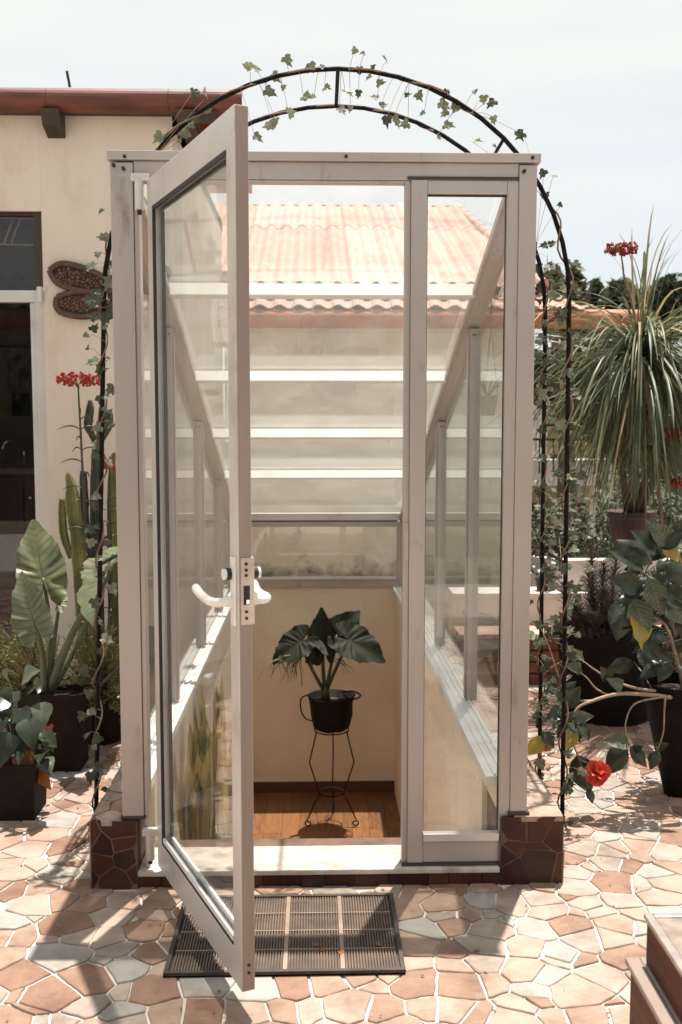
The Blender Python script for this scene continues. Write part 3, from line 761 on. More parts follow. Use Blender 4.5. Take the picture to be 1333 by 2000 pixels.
# back window frame
zb0, zb1 = 0.337, zr(YB) - 0.004
box('back_rail', A, PX_L[1], PX_R[0], YB - 0.02, YB + 0.04, 0.332, 0.385)
box('back_rail_bead', AL, PX_L[1] + 0.05, PX_R[0] - 0.05, YB - 0.03, YB + 0.02, 0.386, 0.405)
box('back_rail', A, PX_L[1], PX_R[0], YB - 0.02, YB + 0.04, zb1 - 0.035, zb1)
box('back_rail_bead', M['gasket'], PX_L[1] + 0.04, PX_R[0] - 0.04, YB - 0.022, YB + 0.02, zb1 + 0.001, zb1 + 0.008, bevel=0)
box('back_stile', A, PX_L[1], PX_L[1] + 0.045, YB - 0.018, YB + 0.038, 0.386, zb1 - 0.036)
box('back_stile', A, PX_R[0] - 0.045, PX_R[0], YB - 0.018, YB + 0.038, 0.386, zb1 - 0.036)
box('back_pane', M['glass'], PX_L[1] + 0.046, PX_R[0] - 0.046, YB + 0.005, YB + 0.01, 0.406, zb1 - 0.036, bevel=0)
# back flashing between the roof and the window
box('roof_flashing', AL, PX_L[0], PX_R[1], YB + 0.052, YB + 0.10, zr(YB) - 0.05, zr(YB) + 0.05)

# ---- the open door: local frame, u along the door from hinge to free edge, w its thickness, z up
door = thing('door', None, None, (-0.508, 3.150, 0)); 
HB = Vector((-0.508, 3.150, 0)); FE = Vector((-0.184, 2.412, 0))
du = (FE - HB).normalized(); DL = (FE - HB).length; dn = Vector((-du.y, du.x, 0))     # dn: towards the camera's right side
if dn.x < 0: dn = -dn
put(door, booth); door['label'] = 'open glazed aluminium door leaf'
TH = 0.035
def dbox(name, m, u0, u1, w0, w1, z0, z1, parent=None, bevel=0.002):
    vs = [HB + du * u + dn * w + Vector((0, 0, z)) for z in (z0, z1) for u, w in ((u0, w0), (u1, w0), (u1, w1), (u0, w1))]
    mb = MB().add(vs, [(3, 2, 1, 0), (4, 5, 6, 7), (0, 1, 5, 4), (1, 2, 6, 5), (2, 3, 7, 6), (3, 0, 4, 7)])
    # consistent winding
    me = mb.build(name, m, parent or door, bevel=bevel)
    bm = bmesh.new(); bm.from_mesh(me.data); bmesh.ops.recalc_face_normals(bm, faces=bm.faces); bm.to_mesh(me.data); bm.free()
    return me
D0, D1 = 0.080, 2.244
dbox('stile', M['alu_light'], 0.0, 0.055, 0, TH, D0, D1)
dbox('stile', M['alu_light'], DL - 0.062, DL, 0, TH, D0, D1)
dbox('rail', M['alu_light'], 0.0555, DL - 0.0625, 0, TH, D1 - 0.088, D1)
dbox('rail', M['alu_light'], 0.0555, DL - 0.0625, 0, TH, D0, D0 + 0.092)
dbox('edge_cover', M['alu_dark'], DL + 0.0005, DL + 0.004, 0.002, TH - 0.002, D0 + 0.002, D1 - 0.002)
dbox('pane', M['glass'], 0.056, DL - 0.063, TH / 2 - 0.003, TH / 2 + 0.003, D0 + 0.093, D1 - 0.089, bevel=0)
for w0, w1 in ((-0.0005, 0.008), (TH - 0.008, TH + 0.0005)):
    dbox('gasket', M['gasket'], 0.056, 0.066, w0, w1, D0 + 0.093, D1 - 0.089, bevel=0)
    dbox('gasket', M['gasket'], DL - 0.067, DL - 0.0630, w0 + 0.003, w1, D0 + 0.093, D1 - 0.089, bevel=0)
    dbox('gasket', M['gasket'], 0.0665, DL - 0.0675, w0, w1, D1 - 0.099, D1 - 0.089, bevel=0)
    dbox('gasket', M['gasket'], 0.0665, DL - 0.0675, w0, w1, D0 + 0.093, D0 + 0.101, bevel=0)
    dbox('glazing_bead', M['alu_white'], 0.0665, DL - 0.0675, w0 + 0.001, w1, D0 + 0.102, D0 + 0.116, bevel=0)
# lock plate with its holes
HZ = 1.07
lpz = dbox('lock_plate', M['steel'], DL + 0.0045, DL + 0.0075, 0.004, TH + 0.004, HZ - 0.055, HZ + 0.11)
def dpt(u, w, z): return HB + du * u + dn * w + Vector((0, 0, z))
for z in (0.095, 0.080, 0.067, -0.022, -0.038):
    MB().tube([dpt(DL + 0.0072, TH / 2, HZ + z), dpt(DL + 0.009, TH / 2, HZ + z)], 0.0042, 8).build('screw_hole', M['gasket'], lpz)
dbox('bolt_slot', M['gasket'], DL + 0.0076, DL + 0.0085, TH / 2 - 0.007, TH / 2 + 0.009, HZ - 0.005, HZ + 0.042, parent=lpz, bevel=0)
dbox('latch', M['chrome'], DL + 0.0086, DL + 0.014, TH / 2 - 0.002, TH / 2 + 0.006, HZ - 0.002, HZ + 0.008, parent=lpz, bevel=0)
for z in (0.11, 0.13):
    MB().tube([dpt(DL + 0.004, TH / 2, D0 + z - 0.06), dpt(DL + 0.006, TH / 2, D0 + z - 0.06)], 0.004, 8).build('screw', M['gasket'], door)
for sg, w in ((-1, 0.0), (1, TH)):
    h = thing('handle', None, None); put(h, door)
    dbox('escutcheon', M['lever'], DL - 0.042, DL - 0.012, w, w + sg * 0.007, HZ - 0.06, HZ + 0.11, parent=h)
    uu = DL - 0.027
    MB().tube([dpt(uu, w + sg * 0.006, HZ), dpt(uu, w + sg * 0.020, HZ)], 0.014, 14).build('rose', M['lever'], h, smooth=False)
    pts = spline([dpt(uu, w + sg * 0.018, HZ), dpt(uu - 0.002, w + sg * 0.044, HZ - 0.001), dpt(uu - 0.022, w + sg * 0.056, HZ), dpt(uu - 0.065, w + sg * 0.056, HZ + 0.001), dpt(uu - 0.105, w + sg * 0.058, HZ + 0.009), dpt(uu - 0.128, w + sg * 0.062, HZ + 0.022)], 5)
    rr = [0.0115] * len(pts)
    for k in range(1, 4): rr[-k] = 0.0115 * (0.65 + 0.12 * k)
    MB().tube(pts, rr, 12).build('lever', M['lever'], h, smooth=True)
    c0, c1 = dpt(uu, w + sg * 0.005, HZ + 0.068), dpt(uu, w + sg * 0.030, HZ + 0.068)
    MB().tube([c0, c1], 0.0135, 14).build('lock_cylinder', M['lever'], h)
    MB().tube([c0 + dn * sg * 0.006, c0 + dn * sg * 0.018], 0.0150, 14).build('cylinder_ring', M['gasket'], h)
# hinges
for z0, z1 in ((2.155, 2.245), (0.10, 0.185)):
    hg = thing('hinge', None, None); put(hg, door)
    MB().tube([(-0.532, YP - 0.012, z0), (-0.532, YP - 0.012, z1)], 0.014, 12).build('barrel', M['alu_light'], hg)
    MB().box(-0.556, -0.500, YP - 0.022, YP + 0.0, z1 - 0.004, z1 + 0.018).build('bracket', M['alu_light'], hg)
    MB().tube([(-0.532, YP - 0.012, z0 - 0.014), (-0.532, YP - 0.012, z0)], 0.007, 8).build('pin', M['gasket'], hg)

# ================================================================== DOORMAT
mat_ = thing('doormat', 'dark ribbed rubber doormat on the paving in front of the step', 'doormat', (-0.08, 2.85, 0))
a, b, c, d = G(325, 1911), G(791, 1910), G(771, 1757), G(357, 1758)
mx0, mx1, my0, my1 = -0.413, 0.247, 2.615, 3.065
MB().box(mx0, mx1, my0, my1, 0.006, 0.010).build('backing', M['rubber'], mat_)
for q in ((mx0, mx1, my0, my0 + 0.012), (mx0, mx1, my1 - 0.012, my1), (mx0, mx0 + 0.012, my0 + 0.0125, my1 - 0.0125), (mx1 - 0.012, mx1, my0 + 0.0125, my1 - 0.0125)):
    MB().box(*q, 0.0065, 0.019).build('border', M['rubber'], mat_)
cols = [mx0 + 0.012 + (mx1 - mx0 - 0.024) * k / 4 for k in range(5)]
rows = [my0 + 0.013 + (my1 - my0 - 0.026) * k / 4 for k in range(5)]
for xx in cols[1:-1]:
    MB().box(xx - 0.006, xx + 0.006, my0 + 0.013, my1 - 0.013, 0.0102, 0.0178).build('divider', M['divider'], mat_)
for yy in rows[1:-1]:
    for k in range(4):
        MB().box(cols[k] + 0.0065, cols[k + 1] - 0.0065, yy - 0.002, yy + 0.002, 0.0102, 0.0178).build('crossbar', M['divider'], mat_)
for i in range(4):
    for j in range(4):
        mb = MB(); x = cols[i] + 0.0085
        while x < cols[i + 1] - 0.009:
            mb.box(x, x + 0.0042, rows[j] + 0.003, rows[j + 1] - 0.003, 0.0102, 0.0165 + R(-0.0008, 0.0008)); x += 0.0081
        mb.build('rib_panel', M['rib'], mat_)
# dry leaf bits on the mat
for k in range(5):
    p = G(R(540, 740), R(1790, 1890), 0.019)
    o = inst(IVY[4 + k % 4], 'fallen_leaf', p, frame((R(-1, 1), R(-1, 1), 0), (0, 0, 1)), R(0.012, 0.02), None)
    tag(o, ['curled', 'torn', 'tiny', 'brown', 'withered'][k] + ' fallen leaf scrap lying on the rubber doormat', 'leaf', 'leaf scraps on the doormat')
    o.data = o.data.copy() ; o.data.materials[0] = M['orange_leaf']

# ================================================================== LEFT HOUSE
HY = 5.40
house = thing('cream_house', 'cream plastered house with red-brown eaves and an open white-framed kitchen door', 'house', (-2, HY, 0))
xc = -0.735
xd = P(91, 800, HY).x; zt = P(50, 412, HY).z; zl = P(50, 566, HY).z
ztop = P(100, 190, 5.3).z - 0.03
MB().box(xd, xc, HY, HY + 0.16, 0, ztop).build('wall', M['cream'], house)
MB().box(-2.35, xd - 0.0005, HY, HY + 0.16, zt, ztop).build('lintel', M['cream'], house)
MB().box(-5.5, -2.3505, HY, HY + 0.16, 0, ztop).build('wall', M['cream'], house)
MB().box(xc - 0.16, xc, HY + 0.161, 8.2, 0, ztop).build('wall', M['cream'], house)
MB().box(-5.5, xc - 0.161, 8.2, 8.3, 0, ztop).build('inner_wall', M['kwall'], house)
MB().box(-5.6, -5.501, HY, 8.3, 0, ztop).build('wall', M['cream'], house)
MB().box(-5.5, xc - 0.17, HY + 0.17, 8.19, -0.0, 0.01).build('floor', M['kfloor'], house)
MB().box(-5.5, xc, HY + 0.01, 8.29, ztop - 0.08, ztop - 0.001).build('ceiling', M['kwall'], house)
# roof slab and eaves tile roll
ry0, ry1 = 5.33, 8.4; rz0 = P(200, 190, 5.3).z
mb = MB()
mb.add([(-6, ry0, rz0 - 0.03), (-0.50, ry0, rz0 - 0.03), (-0.50, ry1, rz0 + 0.22), (-6, ry1, rz0 + 0.22), (-6, ry0, rz0 + 0.04), (-0.50, ry0, rz0 + 0.04), (-0.50, ry1, rz0 + 0.30), (-6, ry1, rz0 + 0.30)],
       [(3, 2, 1, 0), (4, 5, 6, 7), (0, 1, 5, 4), (1, 2, 6, 5), (2, 3, 7, 6), (3, 0, 4, 7)]).build('roof', M['terracotta'], house)
zA, zB = P(100, 170, 5.3).z, P(100, 216, 5.3).z
xe = P(474, 190, 5.3).x
segs = [-6, -3.9, -2.4, P(92, 190, 5.3).x, P(330, 190, 5.3).x, xe]
for a, b in zip(segs, segs[1:]):
    mb = MB(); prof = []
    n = 14
    hh = (zA - zB)
    for k in range(n + 1):
        t_ = k / n * pi * 1.25 - 0.2
        prof.append((5.32 - 0.055 * sin(min(max(t_, 0), pi)) - 0.0, (zA + zB) / 2 + hh / 2 * cos(min(max(t_, 0), pi))))
    vs = []
    for xx in (a + 0.001, b - 0.001):
        for yy, zz in prof: vs.append((xx, yy, zz))
        for yy, zz in reversed(prof): vs.append((xx, yy + 0.02, zz))
    N = 2 * (n + 1); fs = [(i, (i + 1) % N, N + (i + 1) % N, N + i) for i in range(N)] + [tuple(range(N))[::-1], tuple(range(N, 2 * N))]
    mb.add(vs, fs).build('eaves_fascia', M['terracotta'], house)
MB().box(-6, xe - 0.16, 5.33, HY, zB + 0.004, zB + 0.03).build('soffit', M['darkwood'], house)
for px in (96, 362):
    c = P(px, 225, 5.25); w = 0.045
    MB().add([(c.x - w, 5.26, zB), (c.x + w, 5.26, zB), (c.x + w, HY, zB), (c.x - w, HY, zB), (c.x - w, 5.29, zB - 0.075), (c.x + w, 5.29, zB - 0.075), (c.x + w, HY, zB - 0.11), (c.x - w, HY, zB - 0.11)],
             [(0, 1, 2, 3), (7, 6, 5, 4), (4, 5, 1, 0), (5, 6, 2, 1), (6, 7, 3, 2), (7, 4, 0, 3)]).build('rafter_end', M['darkwood'], house)
# small rod on the roof
MB().tube([P(137, 170, 5.1), P(131, 139, 5.1)], 0.007, 6).build('roof_rod', M['redpot'], house)
# red verge board at the corner
MB().bar(P(352, 236, 5.3), P(425, 228, 5.3) , 0.03, 0.05).build('verge_board', M['darkwood'], house)
p0, p1 = P(392, 262, 5.5), P(440, 222, 5.5)
MB().bar(p0, p1, 0.04, 0.11).build('verge_tile', M['red_flower'], house)
# door frame, transom and door
FW = AL
MB().box(xd - 0.052, xd - 0.001, HY + 0.02, HY + 0.075, 0.012, zl).build('door_jamb', FW, house, bevel=0.002)
MB().box(xd - 0.0505, xd - 0.001, HY + 0.02, HY + 0.075, zl + 0.0005, zt - 0.001).build('transom_jamb', M['grime'], house)
MB().box(-2.3, xd - 0.051, HY + 0.02, HY + 0.08, zl - 0.062, zl).build('transom_bar', FW, house, bevel=0.002)
MB().box(-2.3, xd - 0.05, HY + 0.02, HY + 0.08, zt - 0.02, zt - 0.001).build('transom_head', M['redpot'], house)
MB().box(-2.3, xd - 0.053, HY + 0.04, HY + 0.046, zl + 0.001, zt - 0.021).build('transom_pane', M['glass_dark'], house)
dl = thing('door', None, None); put(dl, house)
MB().box(xd - 0.080, xd - 0.054, HY + 0.03, HY + 0.07, 0.02, zl - 0.063).build('stile', FW, dl, bevel=0.002)
MB().box(-2.28, xd - 0.081, HY + 0.045, HY + 0.051, 0.05, zl - 0.064).build('pane', M['glass_dark'], dl)
MB().box(-2.28, xd - 0.081, HY + 0.03, HY + 0.07, 0.02, 0.049).build('rail', FW, dl)
c = P(80, 572, HY)
MB().tube([(c.x, HY - 0.008, c.z - 0.05), (c.x, HY - 0.008, c.z + 0.03)], 0.014, 10).build('hinge', FW, dl)
MB().box(c.x - 0.02, c.x + 0.03, HY - 0.006, HY + 0.02, c.z + 0.005, c.z + 0.03).build('hinge_plate', FW, dl)
# stand-in bars for the pergola grid reflected in the transom glass
bx = [P(px, 450, HY + 0.3).x for px in (18, 34)]
for k in range(2):
    MB().tube([P(28 + k * 14, 424, HY + 0.25), P(8 + k * 14, 476, HY + 0.25)], 0.006, 6).build('transom_bar', M['kwall'], house)
for py in (424, 476):
    MB().tube([P(-30, py, HY + 0.25), P(86, py + 3, HY + 0.25)], 0.006, 6).build('transom_bar', M['kwall'], house)
# pale panel standing in for the curtained window reflected in the door glass
cw = thing('window_reflection', 'pale lace panel standing in for a window reflected in the kitchen door glass', 'reflected_curtain', P(45, 720, 8.1))
ca, cb = P(12, 680, 8.12), P(73, 755, 8.12)
mb = MB(); n = 30
for k in range(n + 1):
    x = ca.x + (cb.x - ca.x) * k / n; y = 8.12 + 0.02 * sin(k * 1.7)
    zb = cb.z + 0.06 * noise.noise(Vector((k * 0.5, 0, 0)))
    mb.v += [Vector((x, y, ca.z)), Vector((x, y, zb))]
mb.f = [(2 * k, 2 * k + 2, 2 * k + 3, 2 * k + 1) for k in range(n)]
mb.build('reflection_panel', M['reflected_curtain'], cw)
MB().tube([(ca.x - 0.05, 8.1, ca.z + 0.01), (cb.x + 0.05, 8.1, ca.z + 0.01)], 0.008, 6).build('rod', M['darkwood'], cw)
# sink unit
su = thing('sink_unit', 'dark red-brown kitchen sink cabinet with a gooseneck tap in the doorway', 'sink', (-1.9, 6.9, 0))
yk = 6.9; zk = P(40, 915, yk).z
MB().box(-3.2, -1.62, yk, yk + 0.55, zk - 0.04, zk).build('worktop', M['counter'], su, bevel=0.004)
MB().box(-3.18, -1.64, yk + 0.03, yk + 0.54, 0.02, zk - 0.041).build('carcass', M['cabinet'], su)
for k in range(4):
    x = -1.66 - k * 0.33
    pz = MB().box(x - 0.31, x, yk + 0.012, yk + 0.029, 0.10, zk - 0.06).build('cabinet_door', M['cabinet'], su, bevel=0.004)
    MB().box(x - 0.27, x - 0.04, yk + 0.006, yk + 0.0115, 0.15, zk - 0.11).build('raised_panel', M['cabinet'], pz, bevel=0.003)
    MB().tube([(x - 0.28, yk + 0.012, zk - 0.2), (x - 0.28, yk - 0.01, zk - 0.2)], 0.01, 8).build('knob', M['chrome'], pz)
tp = spline([P(47, 912, yk + 0.2), P(47, 880, yk + 0.2), P(36, 866, yk + 0.15), P(20, 860, yk + 0.1), P(8, 868, yk + 0.08), P(6, 878, yk + 0.08)], 5)
MB().tube(tp, 0.011, 8).build('tap', M['chrome'], su, smooth=True)
MB().box(tp[0].x - 0.14, tp[0].x + 0.03, yk + 0.14, yk + 0.24, zk + 0.001, zk + 0.03).build('tap_base', M['chrome'], su, bevel=0.006)
c = P(42, 790, 8.19)
tag(MB().box(c.x - 0.07, c.x + 0.07, 8.17, 8.199, c.z - 0.09, c.z + 0.09).build('wall_picture', M['brownpot']), 'small dim square picture on the kitchen wall above the tap', 'picture')

# dragonfly wall ornament
dfo = thing('dragonfly_ornament', 'brown wicker dragonfly ornament with mosaic wings on the cream wall', 'wall ornament', P(220, 570, HY - 0.02))
def wing(pts, Y):
    pp = [P(x, y, Y) for x, y in pts]; n = 28
    loop = spline(pp + [pp[0]], 6)[:-1]
    w = MB().tube(loop + [loop[0]], 0.016, 8, cap=False).build('wing', M['wicker'], dfo, smooth=True)
    c = sum((q for q in loop), Vector()) / len(loop)
    MB().add([c + Vector((0, 0.006, 0))] + [q + Vector((0, 0.006, 0)) for q in loop], [(0, 1 + i, 1 + (i + 1) % len(loop)) for i in range(len(loop))]).build('wing_backing', M['darkwood'], w)
    mb = MB(); rnd = random.Random(4); xs = [q.x for q in loop]; zs = [q.z for q in loop]
    def inside(x, z):
        r = False
        for i in range(len(loop)):
            a, b = loop[i], loop[i - 1]
            if (a.z > z) != (b.z > z) and x < (b.x - a.x) * (z - a.z) / (b.z - a.z) + a.x: r = not r
        return r
    for cpoly in cells(min(xs), max(xs), min(zs), max(zs), 0.014, 0.003, 4):
        cx = sum(p[0] for p in cpoly) / len(cpoly); cz = sum(p[1] for p in cpoly) / len(cpoly)
        k = 1.16
        if inside(c.x + (cx - c.x) * k, c.z + (cz - c.z) * k * 1.25):
            stone_geo(mb, cpoly, lambda u, v, ww: Vector((u, Y - ww, v)), 0.004, 0.001, 0.002, rnd)
    mb.build('mosaic', M['tessera'], w, kind='stuff')
wing([(97, 528), (120, 515), (160, 522), (200, 540), (232, 562), (200, 572), (150, 566), (112, 552)], HY - 0.02)
wing([(112, 580), (150, 570), (200, 570), (238, 572), (215, 600), (170, 618), (125, 612), (110, 598)], HY - 0.02)
wing([(330, 528), (300, 515), (270, 522), (245, 540), (232, 562), (262, 572), (300, 566), (322, 552)], HY - 0.02)
MB().tube([P(236, 520, HY - 0.04), P(236, 560, HY - 0.04), P(238, 640, HY - 0.03), P(240, 700, HY - 0.03)], [0.03, 0.035, 0.02, 0.012], 10).build('body', M['wicker'], dfo, smooth=True)

# ================================================================== BACK HOUSE
BY = 8.35
bh = thing('back_house', 'cream house behind the booth with a salmon corrugated roof', 'house', (1, BY, 0))
wxr = P(1030, 700, BY).x
ze = P(600, 560, 8.0).z
MB().box(xc + 0.001, wxr, BY, BY + 0.2, -1, ze).build('wall', M['cream_back'], bh)
MB().box(wxr - 0.2, wxr, BY + 0.201, 14, -1, ze).build('wall', M['cream'], bh)
# stained plinth of that wall, visible through the back window
zq = P(600, 985, BY - 0.3).z
MB().box(xc + 0.001, wxr - 0.3, BY - 0.12, BY - 0.002, -1, 1.15).build('wall_base', M['cream_dirty'], bh)
MB().box(xc + 0.001, wxr - 0.3, BY - 0.9, BY - 0.121, -1, 0.18).build('ledge', M['white_plaster'], bh)
# corrugated roof
ER, RR = P(1062, 553, 8.0), P(893, 414, 11.2)
e_y, r_y = 8.0, 11.2
zE = P(600, 553, e_y).z; zR = P(600, 400, r_y).z
xl = -4.2
per, amp = 0.150, 0.022
def sheet(x0, x1, v0, v1, lift, name='roof_sheet', m=M['rooftile'], parent=bh, th=0.008):
    nx = max(2, round((x1 - x0) / per * 8)); vs = []; 
    for side in (0, 1):
        for i in range(nx + 1):
            x = x0 + (x1 - x0) * i / nx
            lim = 1.0 if x < RR.x else max(0.0, (ER.x - x) / (ER.x - RR.x))
            for v in (v0, v1):
                v = min(v, lim)
                y = e_y + (r_y - e_y) * v; z = zE + (zR - zE) * v + amp * sin(2 * pi * x / per) + lift - th * side
                vs.append((x, y, z))
    n2 = (nx + 1) * 2; fs = []
    for i in range(nx):
        a = 2 * i; fs.append((a, a + 2, a + 3, a + 1)); fs.append((n2 + a + 1, n2 + a + 3, n2 + a + 2, n2 + a))
        fs.append((n2 + a, n2 + a + 2, a + 2, a)); fs.append((a + 1, a + 3, n2 + a + 3, n2 + a + 1))
    MB().add(vs, fs).build(name, m, parent, smooth=False)
x = xl; k = 0
while x < ER.x - 0.02:
    x2 = min(x + 0.90, ER.x)
    for v0, v1, lf in ((0.0, 0.66, 0.0), (0.64, 1.0, 0.006)):
        sheet(x, x2 - 0.002 if x2 < ER.x else x2, v0 - (0.004 * (k % 3) if v0 == 0 else 0), v1, lf + 0.0025 * (k % 2), m=ROOFM[(k * 7 + int(v0 * 3)) % 3])
    x = x2; k += 1
# under-course of eave tiles
x = xl
while x < ER.x + 0.05:
    mb = MB(); vs = []
    for s_ in (0, 1):
        for i in range(7):
            xx = x + 0.147 * i / 6
            for yy, zz in ((e_y - 0.09, zE - 0.105), (e_y + 0.3, zE - 0.0)):
                vs.append((xx, yy, zz + 0.024 * sin(2 * pi * (xx - x) / 0.15) - 0.012 * s_))
    fs = []
    for i in range(6):
        a = 2 * i; fs += [(a, a + 2, a + 3, a + 1), (14 + a, 14 + a + 2, a + 2, a)]
    mb.add(vs, fs).build('eave_tile', random.choice([M['rooftile_edge']] + ROOFM), bh); x += 0.15
# lowest course down to the gutter, running on past the hip
x = xl; zg = P(700, 600, 7.86).z; xg = P(1150, 600, 7.9).x
while x < xg:
    vs = []
    for s_ in (0, 1):
        for i in range(7):
            xx = x + 0.147 * i / 6
            topf = max(0.05, min(1.0, (xg - xx) / (xg - ER.x + 0.02)))
            for yy, zz in ((7.80, zg), (7.80 + 0.22 * topf, zg + (zE - 0.07 - zg) * topf)):
                vs.append((xx, yy, zz + 0.016 * sin(2 * pi * (xx - x) / 0.15) - 0.010 * s_))
    fs = []
    for i in range(6):
        a = 2 * i; fs += [(a, a + 2, a + 3, a + 1), (14 + a, 14 + a + 2, a + 2, a)]
    MB().add(vs, fs).build('eave_tile', random.choice([M['rooftile_edge']] + ROOFM), bh); x += 0.15
# ridge and hip caps
def caps(a, b, n, r, sx):
    d = (b - a) / n
    for i in range(n):
        p0 = a + d * i; p1 = a + d * (i + 1.12)
        pts = [p0 + Vector((0, 0, -0.02)), p1 + Vector((0, 0, -0.02))]
        MB().tube(pts, [r * 1.15, r], 10).build('hip_tile', M['rooftile'], bh)
caps(Vector((ER.x, e_y, zE + 0.02)), Vector((RR.x, r_y, zR + 0.01)), 14, 0.04, 1)
# hip side
MB().add([(ER.x, e_y, zE), (ER.x + 0.15, 14, zE), (RR.x, 14.5, zR), (RR.x, r_y, zR)], [(0, 1, 2, 3)]).build('roof_side', M['rooftile'], bh)
MB().add([(xl, r_y, zR), (RR.x, r_y, zR), (RR.x, 14.5, zE), (xl, 14.5, zE)], [(0, 1, 2, 3)]).build('roof_back', M['rooftile'], bh)
# gutter roll
gz0, gz1 = P(700, 603, 7.85).z, P(700, 641, 7.85).z
grx = P(1265, 620, 7.85).x
def roll(x0, x1, y, zt_, zb_, d, m, nm, parent):
    n = 12; prof = [(y - d * sin(pi * k / n), (zt_ + zb_) / 2 + (zt_ - zb_) / 2 * cos(pi * k / n)) for k in range(n + 1)]
    vs = [(xx, yy, zz) for xx in (x0, x1) for yy, zz in prof + [(y + 0.02, zb_), (y + 0.02, zt_)]]
    N = n + 3; fs = [(i, (i + 1) % N, N + (i + 1) % N, N + i) for i in range(N)] + [tuple(range(N))[::-1], tuple(range(N, 2 * N))]
    return MB().add(vs, fs).build(nm, m, parent)
for a, b in ((-3.8, -1.2), (-1.198, 0.8), (0.802, 2.0), (2.002, grx)):
    roll(a, b, 7.85, gz0, gz1, 0.07, M['gutter_back'], 'gutter', bh)
MB().box(xl, ER.x - 0.1, 7.87, BY, gz1 + 0.01, gz1 + 0.03).build('soffit', M['cream'], bh)

# ================================================================== RIGHT: PARAPET, BRICKS, FAR THINGS
pw = thing('parapet_wall', 'white plastered parapet behind the black pots at the terrace edge', 'wall', (2, 6, 0))
zpt = P(1080, 1105, 6.0).z; zpm = P(1080, 1165, 6.0).z
px0 = PR1 + 0.02
MB().box(px0, 4.5, 5.98, 6.14, -0.1, zpm).build('wall', M['white_plaster'], pw)
MB().box(px0, 4.5, 5.94, 6.18, zpm + 0.001, zpm + 0.03).build('coping', M['white_slab'], pw)
MB().box(P(1090, 1100, 6.1).x, 4.5, 6.02, 6.12, zpm + 0.031, zpt + 0.03).build('wall', M['white_plaster'], pw)
MB().box(px0, 4.5, 5.66, 5.979, 0.275, 0.30).build('ledge', M['rooftile_edge'], pw)
MB().box(px0, 4.5, 5.69, 5.979, -0.1, 0.2745).build('brick_core', M['dark_mortar'], pw)
rnd = random.Random(1)
for r_ in range(4):
    x = px0 - (0.1 if r_ % 2 else 0); z0 = 0.004 + r_ * 0.068
    while x < 3.2:
        x1 = x + 0.205
        MB().box(max(x, px0) + 0.004, x1 - 0.004, 5.672 + rnd.uniform(-0.003, 0.003), 5.70, z0, z0 + 0.058).build('brick', M['brick'], pw)
        x = x1
# sloping mossy garden wall beyond
gw = thing('garden_wall', 'mossy grey concrete garden wall sloping down beyond the parapet', 'wall', P(1130, 1090, 7.6))
a0, a1, b0, b1 = P(1000, 1036, 7.6), P(1245, 1072, 7.6), P(1000, 1150, 7.6), P(1245, 1180, 7.6)
def prism(name, m, parent, pts, dy):
    n = len(pts); vs = [tuple(p) for p in pts] + [(p[0], p[1] + dy, p[2]) for p in pts]
    fs = [tuple(range(n)), tuple(range(n, 2 * n))[::-1]] + [(i, n + i, n + (i + 1) % n, (i + 1) % n) for i in range(n)]
    o = MB().add(vs, fs).build(name, m, parent)
    bm = bmesh.new(); bm.from_mesh(o.data); bmesh.ops.recalc_face_normals(bm, faces=bm.faces); bm.to_mesh(o.data); bm.free(); return o
prism('wall', M['concrete'], gw, [b0, b1, a1, a0], 0.15)
prism('coping', M['concrete'], gw, [a0 + Vector((0, -0.02, 0.001)), a1 + Vector((0, -0.02, 0.001)), a1 + Vector((0, -0.02, 0.03)), a0 + Vector((0, -0.02, 0.03))], 0.2)
c0, c1 = P(1000, 1082, 7.1), P(1245, 1112, 7.1)
prism('lower_wall', M['white_plaster'], gw, [P(1000, 1220, 7.1), P(1245, 1220, 7.1), c1, c0], 0.12)
# grass on the strip between
mb = MB(); rnd = random.Random(6)
for k in range(900):
    t_ = rnd.random(); p = c0.lerp(c1, t_) + Vector((0, rnd.uniform(0.13, 0.45), rnd.uniform(-0.03, 0.02)))
    h = rnd.uniform(0.03, 0.10); w = 0.004; dx = rnd.uniform(-0.03, 0.03)
    mb.add([p + Vector((-w, 0, 0)), p + Vector((w, 0, 0)), p + Vector((dx, 0, h))], [(0, 1, 2)])
tag(mb.build('grass', M['grass']), 'short grass growing between the sloping garden walls', 'grass', kind='stuff')
prism('soil_bed', M['earth'], gw, [P(1000, 1300, 7.22), P(1245, 1300, 7.22), c1 + Vector((0, 0.12, -0.02)), c0 + Vector((0, 0.12, -0.02))], 0.36)

# neighbour's house further down
nh = thing('neighbour_house', 'low neighbouring house with white roof slab and dark open porch', 'house', P(1120, 1000, 14))
Yn = 14.0
q = lambda px, py, Y=Yn: P(px, py, Y)
MB().box(q(840, 900).x, q(1215, 900).x, Yn, Yn + 4, q(1000, 949).z, q(1000, 898).z).build('roof_slab', M['white_slab'], nh)
MB().box(q(840, 900).x, q(1215, 900).x, Yn + 3.8, Yn + 4, -3.2, q(1000, 950).z).build('wall', M['darkwood'], nh)
for px in (890, 1156):
    MB().box(q(px, 1000).x, q(px + 15, 1000).x, Yn + 0.1, Yn + 0.3, -3.2, q(1000, 950).z - 0.001).build('column', M['cream'], nh)
MB().box(q(1020, 1000).x, q(1150, 1000).x, Yn + 0.16, Yn + 0.22, -3.2, q(1000, 985).z).build('porch_panel', M['darkwood'], nh)
for px in (1092,):
    MB().box(q(px, 1000).x, q(px + 5, 1000).x, Yn + 0.1, Yn + 0.15, -3.2, q(1000, 975).z).build('window_mullion', M['white_slab'], nh)
for py in (980, 1005):
    MB().box(q(1070, 1000).x, q(1092, 1000).x, Yn + 0.1, Yn + 0.15, q(1000, py + 3).z, q(1000, py).z).build('window_bar', M['white_slab'], nh)
